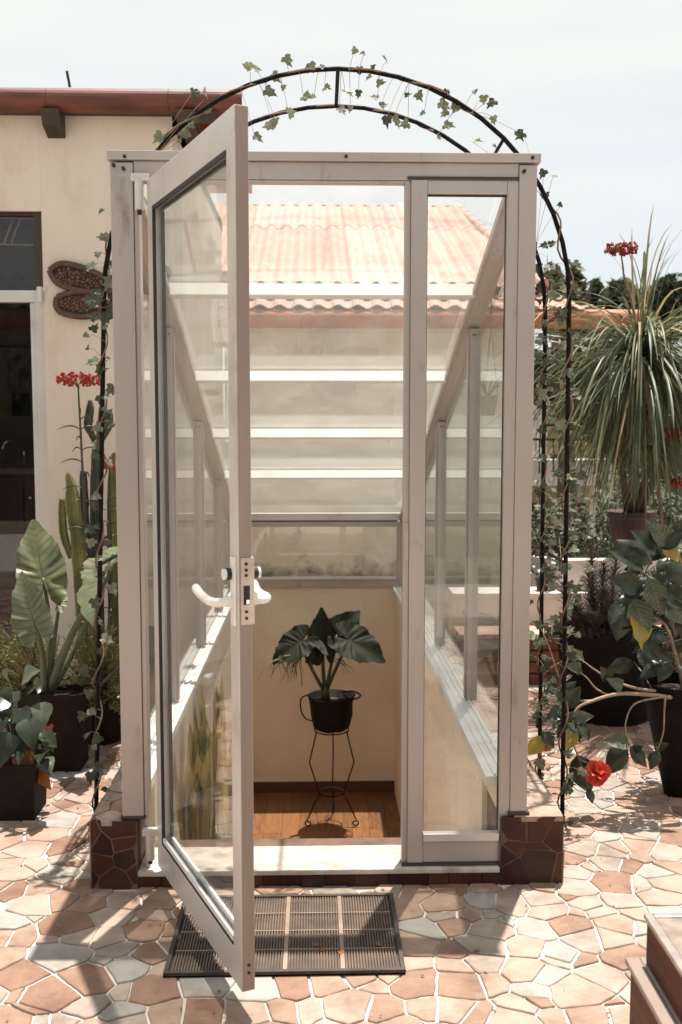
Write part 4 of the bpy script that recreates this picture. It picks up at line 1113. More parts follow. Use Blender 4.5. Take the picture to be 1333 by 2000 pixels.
MB().box(q(1215, 1000).x, q(1260, 1000).x, Yn + 1, Yn + 1.3, -3.2, q(1200, 990).z).build('side_wall', M['white_slab'], nh)
MB().box(q(1040, 1000).x, q(1075, 1000).x, Yn + 0.3, Yn + 1.3, q(1000, 949).z + 0.3, q(1000, 768).z + 0.3).build('roof_tank_wall', M['white_slab'], nh)
rnd = random.Random(77)
MB().box(q(840, 800).x, q(1260, 800).x, Yn + 2.5, Yn + 2.7, -3, q(1000, 830).z).build('rear_wall', M['kwall'], nh)
# dry stalks on the roof slab
mb = MB()
for k in range(260):
    p = q(rnd.uniform(1040, 1200), rnd.uniform(860, 900), Yn + rnd.uniform(0.3, 1.5)); p.z = q(1000, 898).z
    d = Vector((rnd.uniform(-0.5, 0.5), rnd.uniform(-0.2, 0.2), rnd.uniform(0.3, 1.2)))
    mb.tube([p, p + d * 0.5, p + d + Vector((rnd.uniform(-.2, .2), 0, rnd.uniform(-0.2, 0.05)))], [0.014, 0.011, 0.006], 3, cap=False)
tag(mb.build('dry_stalks', M['straw']), 'tangle of dry yellow stalks on the neighbouring roof', 'dry stalks', kind='stuff')

# railings of the neighbour, dark
rl = thing('roof_railing', 'thin dark metal railing on the neighbouring white roof', 'railing', q(1100, 900, 13.9))
MB().tube([q(1000, 858, 13.9), q(1215, 858, 13.9)], 0.02, 6).build('top_rail', M['iron'], rl)
for px in range(1000, 1220, 27):
    MB().tube([q(px, 858, 13.9), q(px, 925, 13.9)], 0.012, 5).build('baluster', M['iron'], rl)

# clothesline
cl = thing('clothesline', 'white clothesline with pegged netting beyond the booth', 'clothesline', P(1150, 680, 7))
MB().tube(spline([P(1040, 660, 7), P(1120, 674, 7), P(1180, 686, 7), P(1340, 690, 7)], 4), 0.005, 5).build('line', M['cloth'], cl)
MB().tube(spline([P(1040, 650, 7.3), P(1140, 662, 7.3), P(1340, 668, 7.3)], 4), 0.005, 5).build('line', M['cloth'], cl)
mb = MB(); rnd = random.Random(5)
for k in range(70):
    a = P(1176 + rnd.gauss(0, 8), 682, 7); b = a + Vector((rnd.gauss(0, 0.03), 0, -rnd.uniform(0.03, 0.11)))
    mb.tube([a, b], 0.003, 3, cap=False)
mb.build('net_tuft', M['cloth'], cl)
for e_ in ((1040, 7.0), (1340, 7.0)):
    p = P(e_[0], 640, e_[1]); 
p = P(1420, 600, 7.1); MB().tube([(p.x, 7.1, -3.2), (p.x, 7.1, p.z)], 0.03, 8).build('pole', M['iron'], cl)

# distant hill and trees
hl = MB(); nx, ny = 40, 12; rnd = random.Random(2)
for j in range(ny + 1):
    for i in range(nx + 1):
        x = -60 + 180 * i / nx; y = 36 + 60 * j / ny
        f = sin(pi * min(1, j / ny) / 2)
        hl.v.append(Vector((x, y, -3.3 + 9.0 * f * (0.6 + 0.4 * noise.noise(Vector((x * 0.03, y * 0.03, 0))))  )))
for j in range(ny):
    for i in range(nx):
        a = j * (nx + 1) + i; hl.f.append((a, a + 1, a + nx + 2, a + nx + 1))
tag(hl.build('hill', M['tree3'], smooth=True), kind='structure')

def tree(label, px, ytop, ybase, Y, wpx, m, seed, n=1600, leaf=0.10):
    rnd = random.Random(seed)
    top = P(px, ytop, Y); s_ = Y / FPX; r = wpx / 2 * s_
    base = Vector((top.x, Y, -3.2)); o = thing('tree', label, 'tree', base, 'trees beyond the terrace')
    cz = P(px, (ytop + ybase) / 2, Y).z; rz = (top.z - P(px, ybase, Y).z) / 2
    MB().tube([base, Vector((top.x + 0.1, Y, (cz - 3.2) / 2)), Vector((top.x, Y, cz + rz * 0.4))], [0.22, 0.16, 0.05], 8).build('trunk', M['bark'], o)
    for k in range(5):
        a = rnd.uniform(0, 6.28); e_ = Vector((top.x + cos(a) * r * 0.7, Y + sin(a) * r * 0.7, cz + rnd.uniform(-0.2, 0.6) * rz))
        MB().tube(bez((top.x, Y, cz - rz * 0.7), (top.x + cos(a) * r * 0.3, Y + sin(a) * r * .3, cz - 0.3 * rz), e_, 5), [0.09, .08, .07, .05, .04, .02], 5).build('limb', M['bark'], o)
    lumps = []
    for k in range(16):
        v = Vector((rnd.gauss(0, 1), rnd.gauss(0, 1), rnd.gauss(0, 1))).normalized() * rnd.uniform(0.35, 0.75)
        lumps.append((Vector((top.x + v.x * r, Y + v.y * r, cz + v.z * rz)), rnd.uniform(0.25, 0.42)))
    mb = MB()
    for k in range(n):
        c_, q_ = rnd.choice(lumps); v = Vector((rnd.gauss(0, 1), rnd.gauss(0, 1), rnd.gauss(0, 1))).normalized() * (rnd.random() ** 0.4)
        p = c_ + Vector((v.x * r * q_, v.y * r * q_, v.z * rz * q_))
        d = Vector((rnd.uniform(-1, 1), rnd.uniform(-1, 1), rnd.uniform(-0.6, 0.6))).normalized(); e_ = d.cross(Vector((rnd.uniform(-1, 1), rnd.uniform(-1, 1), rnd.uniform(-1, 1)))).normalized()
        l_ = leaf * rnd.uniform(0.6, 1.5)
        mb.add([p - d * l_, p + e_ * l_ * 0.5, p + d * l_, p - e_ * l_ * 0.5], [(0, 1, 2, 3)])
    mb.build('crown', m, o, kind='stuff')
tree('grey-green loose tree just right of the arch legs', 1085, 520, 690, 19, 110, M['tree2'], 1)
tree('bushy tree with a spiky top poking above the others', 1128, 512, 700, 20, 80, M['tree2'], 2)
tree('narrow pointed tree between bushy crowns', 1170, 525, 690, 21, 56, M['tree1'], 3)
tree('mid green round tree behind the red flower stalk', 1215, 532, 700, 20, 110, M['tree1'], 4, 2600)
tree('dark green domed tree at the right of the skyline', 1295, 515, 690, 26, 130, M['tree3'], 5, 3600)
tree('dark tree partly cut by the right edge of view', 1362, 528, 700, 25, 100, M['tree3'], 6, 2000)
tree('olive tree low behind the ponytail palm', 1262, 575, 760, 18, 100, M['tree2'], 7)
tree('shaded tree below the red gutter end', 1105, 636, 850, 10.5, 190, M['tree3'], 8, 4200, 0.06)
tree('shaded tree hidden behind drooping palm leaves', 1235, 640, 960, 11, 240, M['tree3'], 9, 5200, 0.065)
tree('broad shaded tree at the right edge under the skyline trees', 1360, 620, 960, 12, 240, M['tree3'], 19, 5200, 0.065)
tree('dark undergrowth tree below the neighbouring porch', 1290, 830, 1100, 9.5, 230, M['tree1'], 10, 4200, 0.05)

hd = thing('hedge_blocker', 'unseen added hedge closing the terrace opposite the booth', 'hedge_blocker', (0, -5, 0))  # invented greenery out of view, added to cut fill and darken reflections
mb = MB(); rnd = random.Random(90)
for k in range(7000):
    p = Vector((rnd.uniform(-6.8, 6.8), -4.6 - abs(rnd.gauss(0, 0.25)), rnd.uniform(0.1, 3.3)))
    if rnd.random() < 0.2: p = Vector((p.x, rnd.uniform(-5.6, -4.6), 3.3 + rnd.gauss(0, 0.07)))
    d = Vector((rnd.uniform(-1, 1), rnd.uniform(-1, 1), rnd.uniform(-1, 1))).normalized(); e_ = d.orthogonal()
    mb.add([p - d * 0.08, p + e_ * 0.045, p + d * 0.08, p - e_ * 0.045], [(0, 1, 2, 3)])
mb.build('foliage', M['tree1'], hd, kind='stuff')
MB().box(-6.7, 6.7, -5.6, -4.9, 0, 3.2).build('blocker_core', M['tree3'], hd)

# ================================================================== GARDEN ARCH WITH IVY
arch = thing('garden_arch', 'tall black metal hoop arch straddling the glass booth', 'garden arch', (0.05, 3.75, 0))
AX0, AX1 = -0.795, 0.885
def hoop(Y, topz, xb0, xt0, xb1, xt1):
    r = (xt1 - xt0) / 2; xc_ = (xt0 + xt1) / 2; zs = topz - r * 0.96
    pts = [Vector((xb0, Y, 0.0)), Vector(((xb0 + xt0) / 2, Y, zs * 0.5)), Vector((xt0, Y, zs))]
    for k in range(1, 24):
        a = pi - pi * k / 24; pts.append(Vector((xc_ + r * cos(a), Y, zs + r * 0.96 * sin(a))))
    pts += [Vector((xt1, Y, zs)), Vector(((xb1 + xt1) / 2, Y, zs * 0.5)), Vector((xb1, Y, 0.0))]
    return pts
H1 = hoop(3.60, P(655, 134, 3.60).z, P(187, 1600, 3.6).x, P(206, 700, 3.6).x, P(1099, 1580, 3.6).x, P(1110, 700, 3.6).x)
H2 = hoop(3.97, P(655, 207, 3.97).z, P(240, 1500, 3.97).x, P(246, 700, 3.97).x, P(1054, 1520, 3.97).x, P(1064, 700, 3.97).x)
for h in (H1, H2): MB().tube(h, 0.0085, 8).build('hoop', M['iron'], arch, smooth=True)
for k in (9, 14, 20, 6, 17):
    if k in (14, 9, 20, 6): MB().tube([H1[k], H2[k]], 0.007, 6).build('cross_bar', M['iron'], arch)
for z in (0.55, 1.0, 1.5, 1.9):
    for sd in (0, 1):
        f = z / H1[2].z; i = 0 if sd == 0 else 28; j = 2 if sd == 0 else 26
        MB().tube([H1[i].lerp(H1[j], f), H2[i].lerp(H2[j], z / H2[2].z)], 0.006, 6).build('cross_bar', M['iron'], arch)

def ivy(name, label, path_sets, explicit, n_rand, seed, size=(0.022, 0.050)):
    rnd = random.Random(seed)
    o = thing(name, label, 'ivy', path_sets[0][0])
    allp = []
    for path in path_sets:
        pts = []; k = 0; d_tot = 0
        for a, b in zip(path, path[1:]):
            m_ = max(2, int((b - a).length / 0.025))
            for i in range(m_):
                p = a.lerp(b, i / m_); ang = d_tot * 28
                rr = 0.016 + 0.008 * noise.noise(Vector((d_tot * 4, seed, 0)))
                pts.append(p + Vector((cos(ang) * rr, sin(ang) * rr, 0.0))); d_tot += (b - a).length / m_
        MB().tube(pts, 0.0034, 5).build('stem', M['twig'], o)
        allp += pts
    def leaf(p, pale):
        # short stalk to the nearest point of the vine
        nearest = min(allp, key=lambda q_: (q_ - p).length)
        d = Vector((rnd.uniform(-1, 1), rnd.uniform(-0.5, 0.3), rnd.uniform(-1.2, 0.4))).normalized()
        sz = rnd.uniform(*size)
        base = p - d * sz * 0.4
        MB().tube([nearest, (nearest + base) / 2 + Vector((0, 0, 0.008)), base], 0.0008, 4, cap=False).build('stalk', M['twig_pale'], o)
        inst(IVY[rnd.randrange(4) + (4 if pale else 0)], 'leaf', base, frame(d, (rnd.uniform(-0.7, 0.7), -1, rnd.uniform(-0.3, 0.9))), sz, o)
    for px, py, Y in explicit: leaf(P(px, py, Y + rnd.uniform(-0.03, 0.03)), rnd.random() < (0.85 if seed == 5 else 0.4))
    for k in range(n_rand):
        p = rnd.choice(allp); leaf(p + Vector((rnd.gauss(0, 0.022), rnd.uniform(-0.05, 0.02), rnd.uniform(-0.02, 0.02))), rnd.random() < 0.25)
    return o
hoopl = [(500, 135), (482, 128), (563, 120), (627, 130), (605, 133), (708, 105), (692, 100), (752, 115), (528, 180), (555, 170), (535, 186), (600, 190), (612, 187), (720, 152), (706, 137), (745, 162), (731, 190), (680, 180), (700, 184), (750, 205), (757, 237), (775, 237), (790, 243), (797, 185), (820, 188), (825, 222), (868, 205), (890, 212), (868, 222), (877, 245), (928, 180), (945, 195), (960, 203), (965, 235), (1016, 265), (505, 270), (525, 245), (538, 240), (570, 220), (858, 268), (668, 217), (684, 213), (640, 172)]
ivy('ivy_vine', 'ivy sprigs scattered round the top of the black arch', [[H1[i] for i in range(7, 20)], [H2[i] for i in range(8, 19)]], [(x, y, 3.62) for x, y in hoopl], 6, 5)
leftl = [(380, 183), (403, 180), (408, 215), (385, 235), (365, 262), (372, 245), (350, 275), (198, 413), (180, 520), (217, 515), (190, 495), (180, 595), (215, 608), (182, 620), (185, 640), (170, 655), (172, 680), (180, 708), (208, 700), (195, 725), (217, 762), (205, 800), (213, 830), (190, 600), (175, 585), (212, 555), (215, 905), (190, 970), (178, 1035), (180, 1060), (198, 1090), (185, 1330), (160, 1400), (170, 1437), (190, 1445), (186, 1460), (196, 1500), (209, 1545), (158, 1650), (210, 1250)]
ivy('ivy_vine', 'ivy climbing the arch leg beside the cactus and dragonfly', [[Vector(H1[0]), Vector(H1[1]), Vector(H1[2]), H1[3], H1[4], H1[5], H1[6], H1[7]]], [(x, y, 3.58) for x, y in leftl], 40, 6)
rnd = random.Random(21)
rightl = [(1085, 345), (1060, 340), (1093, 400), (1062, 480), (1080, 475), (1070, 505), (1095, 470), (1070, 525), (1128, 517), (1075, 545), (1055, 560), (1080, 580), (1075, 600), (1090, 615), (1085, 640), (1095, 625), (1065, 632), (930, 275), (967, 287), (1016, 265), (1100, 565)]
for k in range(88):
    y = rnd.uniform(640, 1420); rightl.append((rnd.choice((1052, 1066, 1082, 1096, 1110, 1128)) + rnd.gauss(0, 9), y))
rightl += [(1055, 1450), (1072, 1500), (1062, 1535), (1048, 1395), (1130, 1440), (1120, 1410), (1098, 1375)]
ivy('ivy_vine', 'dense ivy climbing the two arch legs beside the palm', [[H1[28] , H1[27], H1[26], H1[25], H1[24], H1[23], H1[22]], [H2[28], H2[27], H2[26], H2[25], H2[24], H2[23]]], [(x, y, 3.62 + rnd.uniform(0, 0.4)) for x, y in rightl], 70, 7)

# ================================================================== INTERIOR: PLANT STAND
Yp = 6.62
cst = P(648, 1425, Yp); zr_ = cst.z
stand = thing('plant_stand', 'black wrought iron plant stand with scrolled feet at the foot of the stairs', 'plant stand', (cst.x, Yp, -1.2))
cx = cst.x
def ring(c, r, rad, n=28):
    return [Vector((c[0] + r * cos(2 * pi * k / n), c[1] + r * sin(2 * pi * k / n), c[2])) for k in range(n + 1)]
MB().tube(ring((cx, Yp, zr_), 0.115, 0), 0.005, 7, cap=False).build('top_ring', M['iron'], stand, smooth=True)
zlow = P(650, 1547, Yp).z
MB().tube(ring((cx, Yp, zlow), 0.085, 0), 0.0048, 7, cap=False).build('lower_ring', M['iron'], stand, smooth=True)
zk_ = P(600, 1483, Yp).z
for a in (radians(205), radians(335), radians(85)):
    u = Vector((cos(a), sin(a), 0)); c_ = Vector((cx, Yp, 0))
    pts = [c_ + u * 0.112 + Vector((0, 0, zr_)), c_ + u * 0.165 + Vector((0, 0, zk_)), c_ + u * 0.088 + Vector((0, 0, zlow)), c_ + u * 0.13 + Vector((0, 0, zlow - 0.06)), c_ + u * 0.185 + Vector((0, 0, -1.155))]
    sc = c_ + u * 0.172 + Vector((0, 0, -1.168))
    spi = [sc + u * (0.026 * (1 - k / 15) * cos(0.6 - k * 0.55)) + Vector((0, 0, 0.026 * (1 - k / 15) * sin(0.6 - k * 0.55))) for k in range(12)]
    MB().tube(pts + spi, 0.005, 7).build('leg', M['iron'], stand)
# the plant in its black bag-pot
pot = thing('potted_elephant_ear', 'dark elephant ear plant in a black handled grow bag on the iron stand', 'potted plant', (cx, Yp, zr_))
zt_ = P(640, 1360, Yp).z; hp = zt_ - zr_
s6 = Yp / FPX
MB().lathe((cx + 0.0, Yp, zr_ + 0.007), [(0.10, 0), (0.120, 0.012), (0.138, hp * 0.4), (0.150, hp * 0.8), (0.160, hp), (0.152, hp), (0.145, hp * 0.9)], 24, 0.12).build('grow_bag', M['blackpot'], pot, smooth=True)
MB().lathe((cx, Yp, zr_ + hp * 0.86), [(0.140, 0), (0.12, 0.012), (0.01, 0.018)], 20).build('soil', M['soil'], pot)
MB().tube(spline([P(670, 1352, Yp), P(690, 1350, Yp - 0.05), P(704, 1357, Yp - 0.06), P(700, 1363, Yp - .06), P(684, 1366, Yp), P(672, 1358, Yp)], 4), 0.006, 6).build('handle', M['blackpot'], pot, smooth=True)
MB().tube(spline([P(603, 1357, Yp - .02), P(589, 1364, Yp - 0.05), P(588, 1385, Yp - 0.06), P(596, 1402, Yp - .05), P(609, 1408, Yp - .02)], 4), 0.005, 6).build('handle', M['blackpot'], pot, smooth=True)
MB().tube([P(637, 1368, Yp), P(635, 1352, Yp), P(636, 1340, Yp)], [0.036, 0.030, 0.020], 10).build('stem_base', M['stem_dark'], pot, smooth=True)
def stalk_leaf(parent, base, mid, att, tip, face, size, me, ms, r=(0.014, 0.006), Y=None):
    b, m_, a, t_ = [P(*q_) for q_ in (base, mid, att, tip)]
    MB().tube(bez(b, m_ * 2 - (b + a) / 2, a, 8), [r[0] + (r[1] - r[0]) * k / 8 for k in range(9)], 8).build('stalk', ms, parent, smooth=True)
    d = t_ - a
    sc = d.length * size
    return inst(me, 'leaf', a, frame(d, face), sc, parent)
ED = [ear_leaf(M['ear_dark'], i, 0.14, 0.12, 0.03, 0.90) for i in range(3)]
b0 = (636, 1354, Yp)
stalk_leaf(pot, b0, (604, 1296, Yp), (586, 1254, Yp - 0.05), (530, 1294, Yp - 0.12), (-0.30, -0.85, 0.4), 1.0, ED[0], M['stem_dark'])
stalk_leaf(pot, b0, (632, 1300, Yp), (634, 1262, Yp), (626, 1184, Yp + 0.05), (-0.5, -0.8, 0.1), 1.0, ear_leaf(M['ear_dark'], 7, 0.4, 0.1, 0.02, 0.80), M['stem_dark'])
stalk_leaf(pot, b0, (648, 1295, Yp), (658, 1240, Yp + 0.05), (702, 1193, Yp + 0.1), (0.25, -0.7, 0.6), 1.05, ED[2], M['stem_dark'])
stalk_leaf(pot, b0, (664, 1290, Yp), (683, 1252, Yp - 0.05), (757, 1290, Yp - 0.12), (0.3, -0.8, 0.55), 1.0, ED[0], M['stem_dark'])
stalk_leaf(pot, b0, (630, 1290, Yp), (632, 1255, Yp), (645, 1282, Yp - 0.10), (0.0, -0.5, 0.8), 1.0, ED[1], M['stem_dark'])
stalk_leaf(pot, b0, (612, 1310, Yp - .05), (607, 1290, Yp - .05), (622, 1265, Yp - 0.1), (0.1, -0.9, 0.1), 0.6, ED[1], M['stem_dark'])
# straggling thin fronds at its left
sfr = MB().tube(bez(P(590, 1340, Yp - .05), P(590, 1270, Yp - .1), P(560, 1285, Yp - .1), 8), 0.003, 5).build('frond_stalk', M['stem_dark'], pot)
rnd = random.Random(3)
for k in range(26):
    a = P(rnd.uniform(545, 590), rnd.uniform(1280, 1290), Yp - .1); b = a + Vector((rnd.uniform(-0.16, 0.05), rnd.uniform(-.03, .03), rnd.uniform(-0.20, -0.06)))
    MB().tube(bez(a, (a + b) / 2 + Vector((-0.03, 0, 0.05)), b, 5), [0.002, .003, .003, .0025, .002, .0008], 4, cap=False).build('frond', M['palm_dry' if k % 2 else 'stem_dark'], pot)
for k in range(10):
    a = P(rnd.uniform(650, 664), rnd.uniform(1285, 1305), Yp); b = a + Vector((rnd.uniform(0.03, 0.12), 0, rnd.uniform(-0.08, 0.03)))
    MB().tube(bez(a, (a + b) / 2 + Vector((0, 0, 0.04)), b, 5), 0.0015, 4, cap=False).build('frond', M['palm_dry' if k % 3 == 0 else 'stem_dark'], pot)

# snake plants on the stair against the left inner wall
def snake(label, cx_, cy_, z0, n, h, spread, seed):
    rnd = random.Random(seed); o = thing('snake_plant', label, 'potted plant', (cx_, cy_, z0), 'snake plants on the stairs')
    MB().lathe((cx_, cy_, z0), [(0.06, 0), (0.075, 0.13), (0.08, 0.15), (0.07, 0.15), (0.065, 0.13)], 18).build('pot', M['redpot'], o)
    for k in range(n):
        a = rnd.uniform(0, 6.28); r0 = rnd.uniform(0, 0.045); L_ = h * rnd.uniform(0.6, 1.0)
        me = blade_leaf(M['snake'], [(0, 0.020 / L_), (0.4, 0.034 / L_), (0.8, 0.024 / L_), (1, 0.0)], rnd.uniform(-0.03, 0.05), 0.3, seg=8)
        d = Vector((cos(a) * spread * rnd.uniform(0.2, 1), sin(a) * spread * rnd.uniform(0.2, 1), 1))
        inst(me, 'leaf', (cx_ + cos(a) * r0, cy_ + sin(a) * r0, z0 + 0.13), frame(d, (cos(a * 3), sin(a * 3) - 0.5, 0)), L_, o)
snake('tall snake plant on the stairs, nearest the doorstep behind the door glass', -0.46, 3.84, -0.35, 24, 0.50, 0.12, 1)
snake('taller snake plant two steps down behind the door glass', -0.46, 4.11, -0.55, 26, 0.78, 0.10, 2)
snake('tallest snake plant lowest on the stairs behind the door glass', -0.45, 4.65, -0.95, 26, 1.15, 0.10, 3)

# ================================================================== LEFT PLANTS
def square_pot(name, label, c, w, h, m, group=None):
    pass
def pot_lathe(parent, c, r0, r1, h, m, sq=0.0, nm='pot'):
    MB().lathe(c, [(r0, 0), (r1 * 0.97, h * 0.9), (r1 * 1.05, h * 0.905), (r1 * 1.05, h), (r1 * 0.93, h), (r1 * 0.9, h * 0.93)], 24 if not sq else 24, 0.0, sq).build(nm, m, parent)
    MB().lathe(Vector(c) + Vector((0, 0, h * 0.86)), [(r1 * 0.9, 0), (r1 * 0.5, h * 0.03), (0.01, h * 0.04)], 20, 0.1, sq).build('soil', M['soil'], parent)

# elephant ear
pe = G(118, 1512); pe = Vector((pe.x, pe.y + 0.1, 0)); Ye = pe.y
le = thing('elephant_ear', 'large pale elephant ear plant in a tall brown square pot', 'potted plant', pe)
zpe = P(120, 1357, Ye - 0.08).z
pot_lathe(le, pe, 0.082, 0.088, zpe, M['brownpot'], 1.0)
E1 = ear_leaf(M['ear_old'], 21, 0.12, 0.10, 0.035, 0.68); E2 = ear_leaf(M['ear'], 22, 0.10, 0.14, 0.03, 0.70); E3 = ear_leaf(M['ear'], 23, 0.4, 0.3, 0.03, 0.9)
bb = (92, 1352, Ye)
stalk_leaf(le, bb, (98, 1240, Ye), (84, 1128, Ye), (62, 1006, Ye + 0.12), (0.15, -1, 0.25), 1.0, E1, M['stem'], (0.016, 0.007))
stalk_leaf(le, (86, 1355, Ye - .02), (82, 1270, Ye - .05), (66, 1212, Ye - 0.12), (36, 1118, Ye - 0.08), (-0.2, -1, 0.35), 1.05, E2, M['stem'], (0.016, 0.007))
stalk_leaf(le, (98, 1352, Ye), (140, 1240, Ye - .05), (200, 1135, Ye - 0.08), (160, 1205, Ye - 0.25), (-0.75, -0.5, 0.45), 1.05, E3, M['stem'], (0.022, 0.009))
stalk_leaf(le, (100, 1352, Ye + 0.04), (160, 1240, Ye + .1), (222, 1100, Ye + 0.15), (240, 1060, Ye + 0.3), (-0.5, -0.8, 0.35), 1.7, E3, M['stem'], (0.016, 0.007))
stalk_leaf(le, bb, (108, 1240, Ye), (116, 1180, Ye + .03), (128, 1145, Ye + 0.1), (0.7, -0.7, 0.2), 1.0, ear_leaf(M['ear'], 31, 0.8, 0.1, 0.03, 0.5), M['stem'], (0.012, 0.006))

# foreground begonia-like plant in dark pot
pf = G(28, 1606); pf = Vector((pf.x - 0.01, pf.y + 0.09, 0)); Yf = pf.y
bg_ = thing('heart_leaf_plant', 'bushy heart-leaved plant with red blooms in a dark square pot', 'potted plant', pf)
zpf = P(30, 1492, Yf - 0.08).z
pot_lathe(bg_, pf, 0.085, 0.095, zpf, M['brownpot'], 1.0)
HM = [blade_leaf(M[k], HEART, dr, 0.15, seg=7) for k, dr in (('heart_v', 0.25), ('heart_v', 0.5), ('heart_pale_v', 0.3), ('orange_leaf', 0.6))]
spec = [(82, 1372, 78, 1405, 2, 1.6), (20, 1335, 8, 1320, 2, 1.5), (45, 1325, 60, 1310, 2, 1.3), (30, 1350, 20, 1375, 0, 1.6), (60, 1345, 70, 1335, 0, 1.4), (10, 1365, -5, 1380, 0, 1.5), (12, 1430, 8, 1470, 1, 1.5), (25, 1425, 32, 1465, 1, 1.4), (52, 1405, 62, 1440, 1, 1.4), (75, 1420, 88, 1450, 1, 1.1), (42, 1465, 52, 1500, 3, 1.3), (78, 1505, 88, 1535, 3, 1.0), (88, 1480, 98, 1500, 2, 1.0), (5, 1398, -8, 1420, 1, 1.5), (40, 1385, 48, 1410, 0, 1.4), (62, 1380, 60, 1350, 0, 1.2), (90, 1440, 104, 1452, 0, 1.0)]
rnd = random.Random(17)
for (x, y, tx, ty, k, s_) in spec:
    Yl = Yf + rnd.uniform(-0.13, 0.05); a = P(x, y, Yl); t_ = P(tx, ty, Yl - 0.05); d = (t_ - a)
    MB().tube(bez(pf + Vector((rnd.uniform(-.03, .03), rnd.uniform(-.03, .03), zpf - 0.02)), (pf + Vector((0, 0, zpf)) + a) / 2 + Vector((0, 0, 0.05)), a, 6), [0.005, .005, .004, .004, .003, .003, .002], 6).build('stalk', M['stem_dark'], bg_)
    inst(HM[k], 'leaf', a, frame(d, (rnd.uniform(-0.4, 0.4), -0.8, rnd.uniform(0.2, 0.8))), max(d.length * s_, 0.055 + 0.02 * s_), bg_)
for k in range(44):
    x, y = rnd.uniform(-30, 100), rnd.uniform(1330, 1490); Yl = Yf + rnd.uniform(-0.1, 0.12); a = P(x, y, Yl)
    if a.z < zpf * 0.9: continue
    d = Vector((rnd.uniform(-1, 1), rnd.uniform(-1, 0.2), rnd.uniform(-1, 0.3)))
    MB().tube([pf + Vector((0, 0, zpf - 0.02)), (pf + Vector((0, 0, zpf)) + a) / 2 + Vector((0, 0, .03)), a], 0.002, 4).build('stalk', M['stem_dark'], bg_)
    inst(HM[rnd.choice((0, 0, 1, 1, 1))], 'leaf', a, frame(d, (rnd.uniform(-0.5, 0.5), -0.6, 0.8)), rnd.uniform(0.05, 0.085), bg_)
PET = blade_leaf(M['red_flower'], [(0, 0.1), (0.4, 0.38), (0.8, 0.3), (1, 0.0)], 0.3, 0.1, 'petal', seg=4)
for (x, y) in ((92, 1424), (101, 1418)):
    a = P(x, y, Yf - 0.12)
    for k in range(5):
        q_ = 2 * pi * k / 5; inst(PET, 'petal', a, frame((cos(q_), -0.3, sin(q_)), (0, -1, 0.2)), 0.010, bg_)

# rosemary-like bushes
def bush(name, label, c, px0_, px1_, py0_, py1_, Y0, Y1, m, seed, n=260, m2=None, pot_=None):
    rnd = random.Random(seed); c = Vector(c)
    o = thing(name, label, 'potted plant', c)
    h = pot_[2]; pot_lathe(o, c, pot_[0], pot_[1], h, pot_[3])
    base = c + Vector((0, 0, h * 0.9)); mb = MB(); sb = MB()
    for k in range(n):
        u = rnd.random(); v = rnd.random() ** 0.8
        px = px0_ + (px1_ - px0_) * u; edge_ = sin(pi * u) ** 0.5
        py = py1_ - (py1_ - py0_) * v * (0.55 + 0.45 * edge_) * rnd.uniform(0.85, 1.08)
        t_ = P(px, py, rnd.uniform(Y0, Y1)); b_ = base + Vector((rnd.uniform(-.03, .03), rnd.uniform(-.03, .03), 0))
        mid = (b_ + t_) / 2 + Vector((rnd.uniform(-.03, .03), rnd.uniform(-.03, .03), rnd.uniform(-0.04, 0.03)))
        pts = bez(b_, mid, t_, 8)
        sb.tube(pts, [0.003 - 0.0025 * i / 8 for i in range(9)], 3, cap=False)
        for i in range(26):
            tt = 0.35 + 0.65 * i / 26; f_ = tt * 8; j = min(7, int(f_)); p = pts[j].lerp(pts[j + 1], f_ - j)
            d = ((pts[8] - pts[5]).normalized() * 0.7 + Vector((rnd.uniform(-1, 1), rnd.uniform(-1, 1), rnd.uniform(-0.6, 1))).normalized()).normalized()
            l_ = rnd.uniform(0.014, 0.03); w = d.cross(Vector((rnd.uniform(-1, 1), rnd.uniform(-1, 1), 0.3))).normalized() * 0.0026
            mb.add([p - w, p + w, p + d * l_], [(0, 1, 2)])
    sb.build('stems', M['twig'], o, kind='stuff'); mb.build('foliage', m, o, kind='stuff')
bush('rosemary_bush', 'fine-leaved grey-green bush behind the pale elephant ear leaves', (-1.30, 4.75, 0), -60, 130, 1170, 1380, 4.45, 4.8, M['needle'], 1, 260, pot_=(0.10, 0.13, 0.26, M['brownpot']))
bush('rosemary_bush', 'fine-leaved bush between elephant ear and arch leg', (-1.02, 4.72, 0), 110, 262, 1180, 1400, 4.35, 4.75, M['needle'], 2, 300, pot_=(0.10, 0.12, 0.22, M['brownpot']))
# dark round urn
ru = G(205, 1452); ru.y += 0.08
ur = thing('stoneware_urn', 'rounded dark stoneware urn beside the tiled wall behind the arch leg', 'urn', ru)
MB().lathe(ru, [(0.05, 0), (0.085, 0.05), (0.10, 0.11), (0.088, 0.17), (0.07, 0.19), (0.062, 0.185), (0.06, 0.15)], 24, 0.08).build('body', M['rock'], ur, smooth=True)
MB().lathe(ru + Vector((0, 0, 0.165)), [(0.066, 0), (0.03, 0.012), (0.005, 0.014)], 16).build('soil', M['soil'], ur)
for k in range(9):
    a = k * 0.7; b = ru + Vector((cos(a) * 0.08, sin(a) * 0.08, 0.19 + R(0.02, 0.07))); t0 = ru + Vector((0, 0, 0.17))
    MB().tube([t0, (t0 + b) / 2 + Vector((0, 0, .02)), b], 0.002, 4).build('stalk', M['stem_dark'], ur)
    inst(HM[k % 2], 'leaf', b, frame((cos(a), sin(a), -0.4), (0, -0.3, 1)), 0.05, ur)

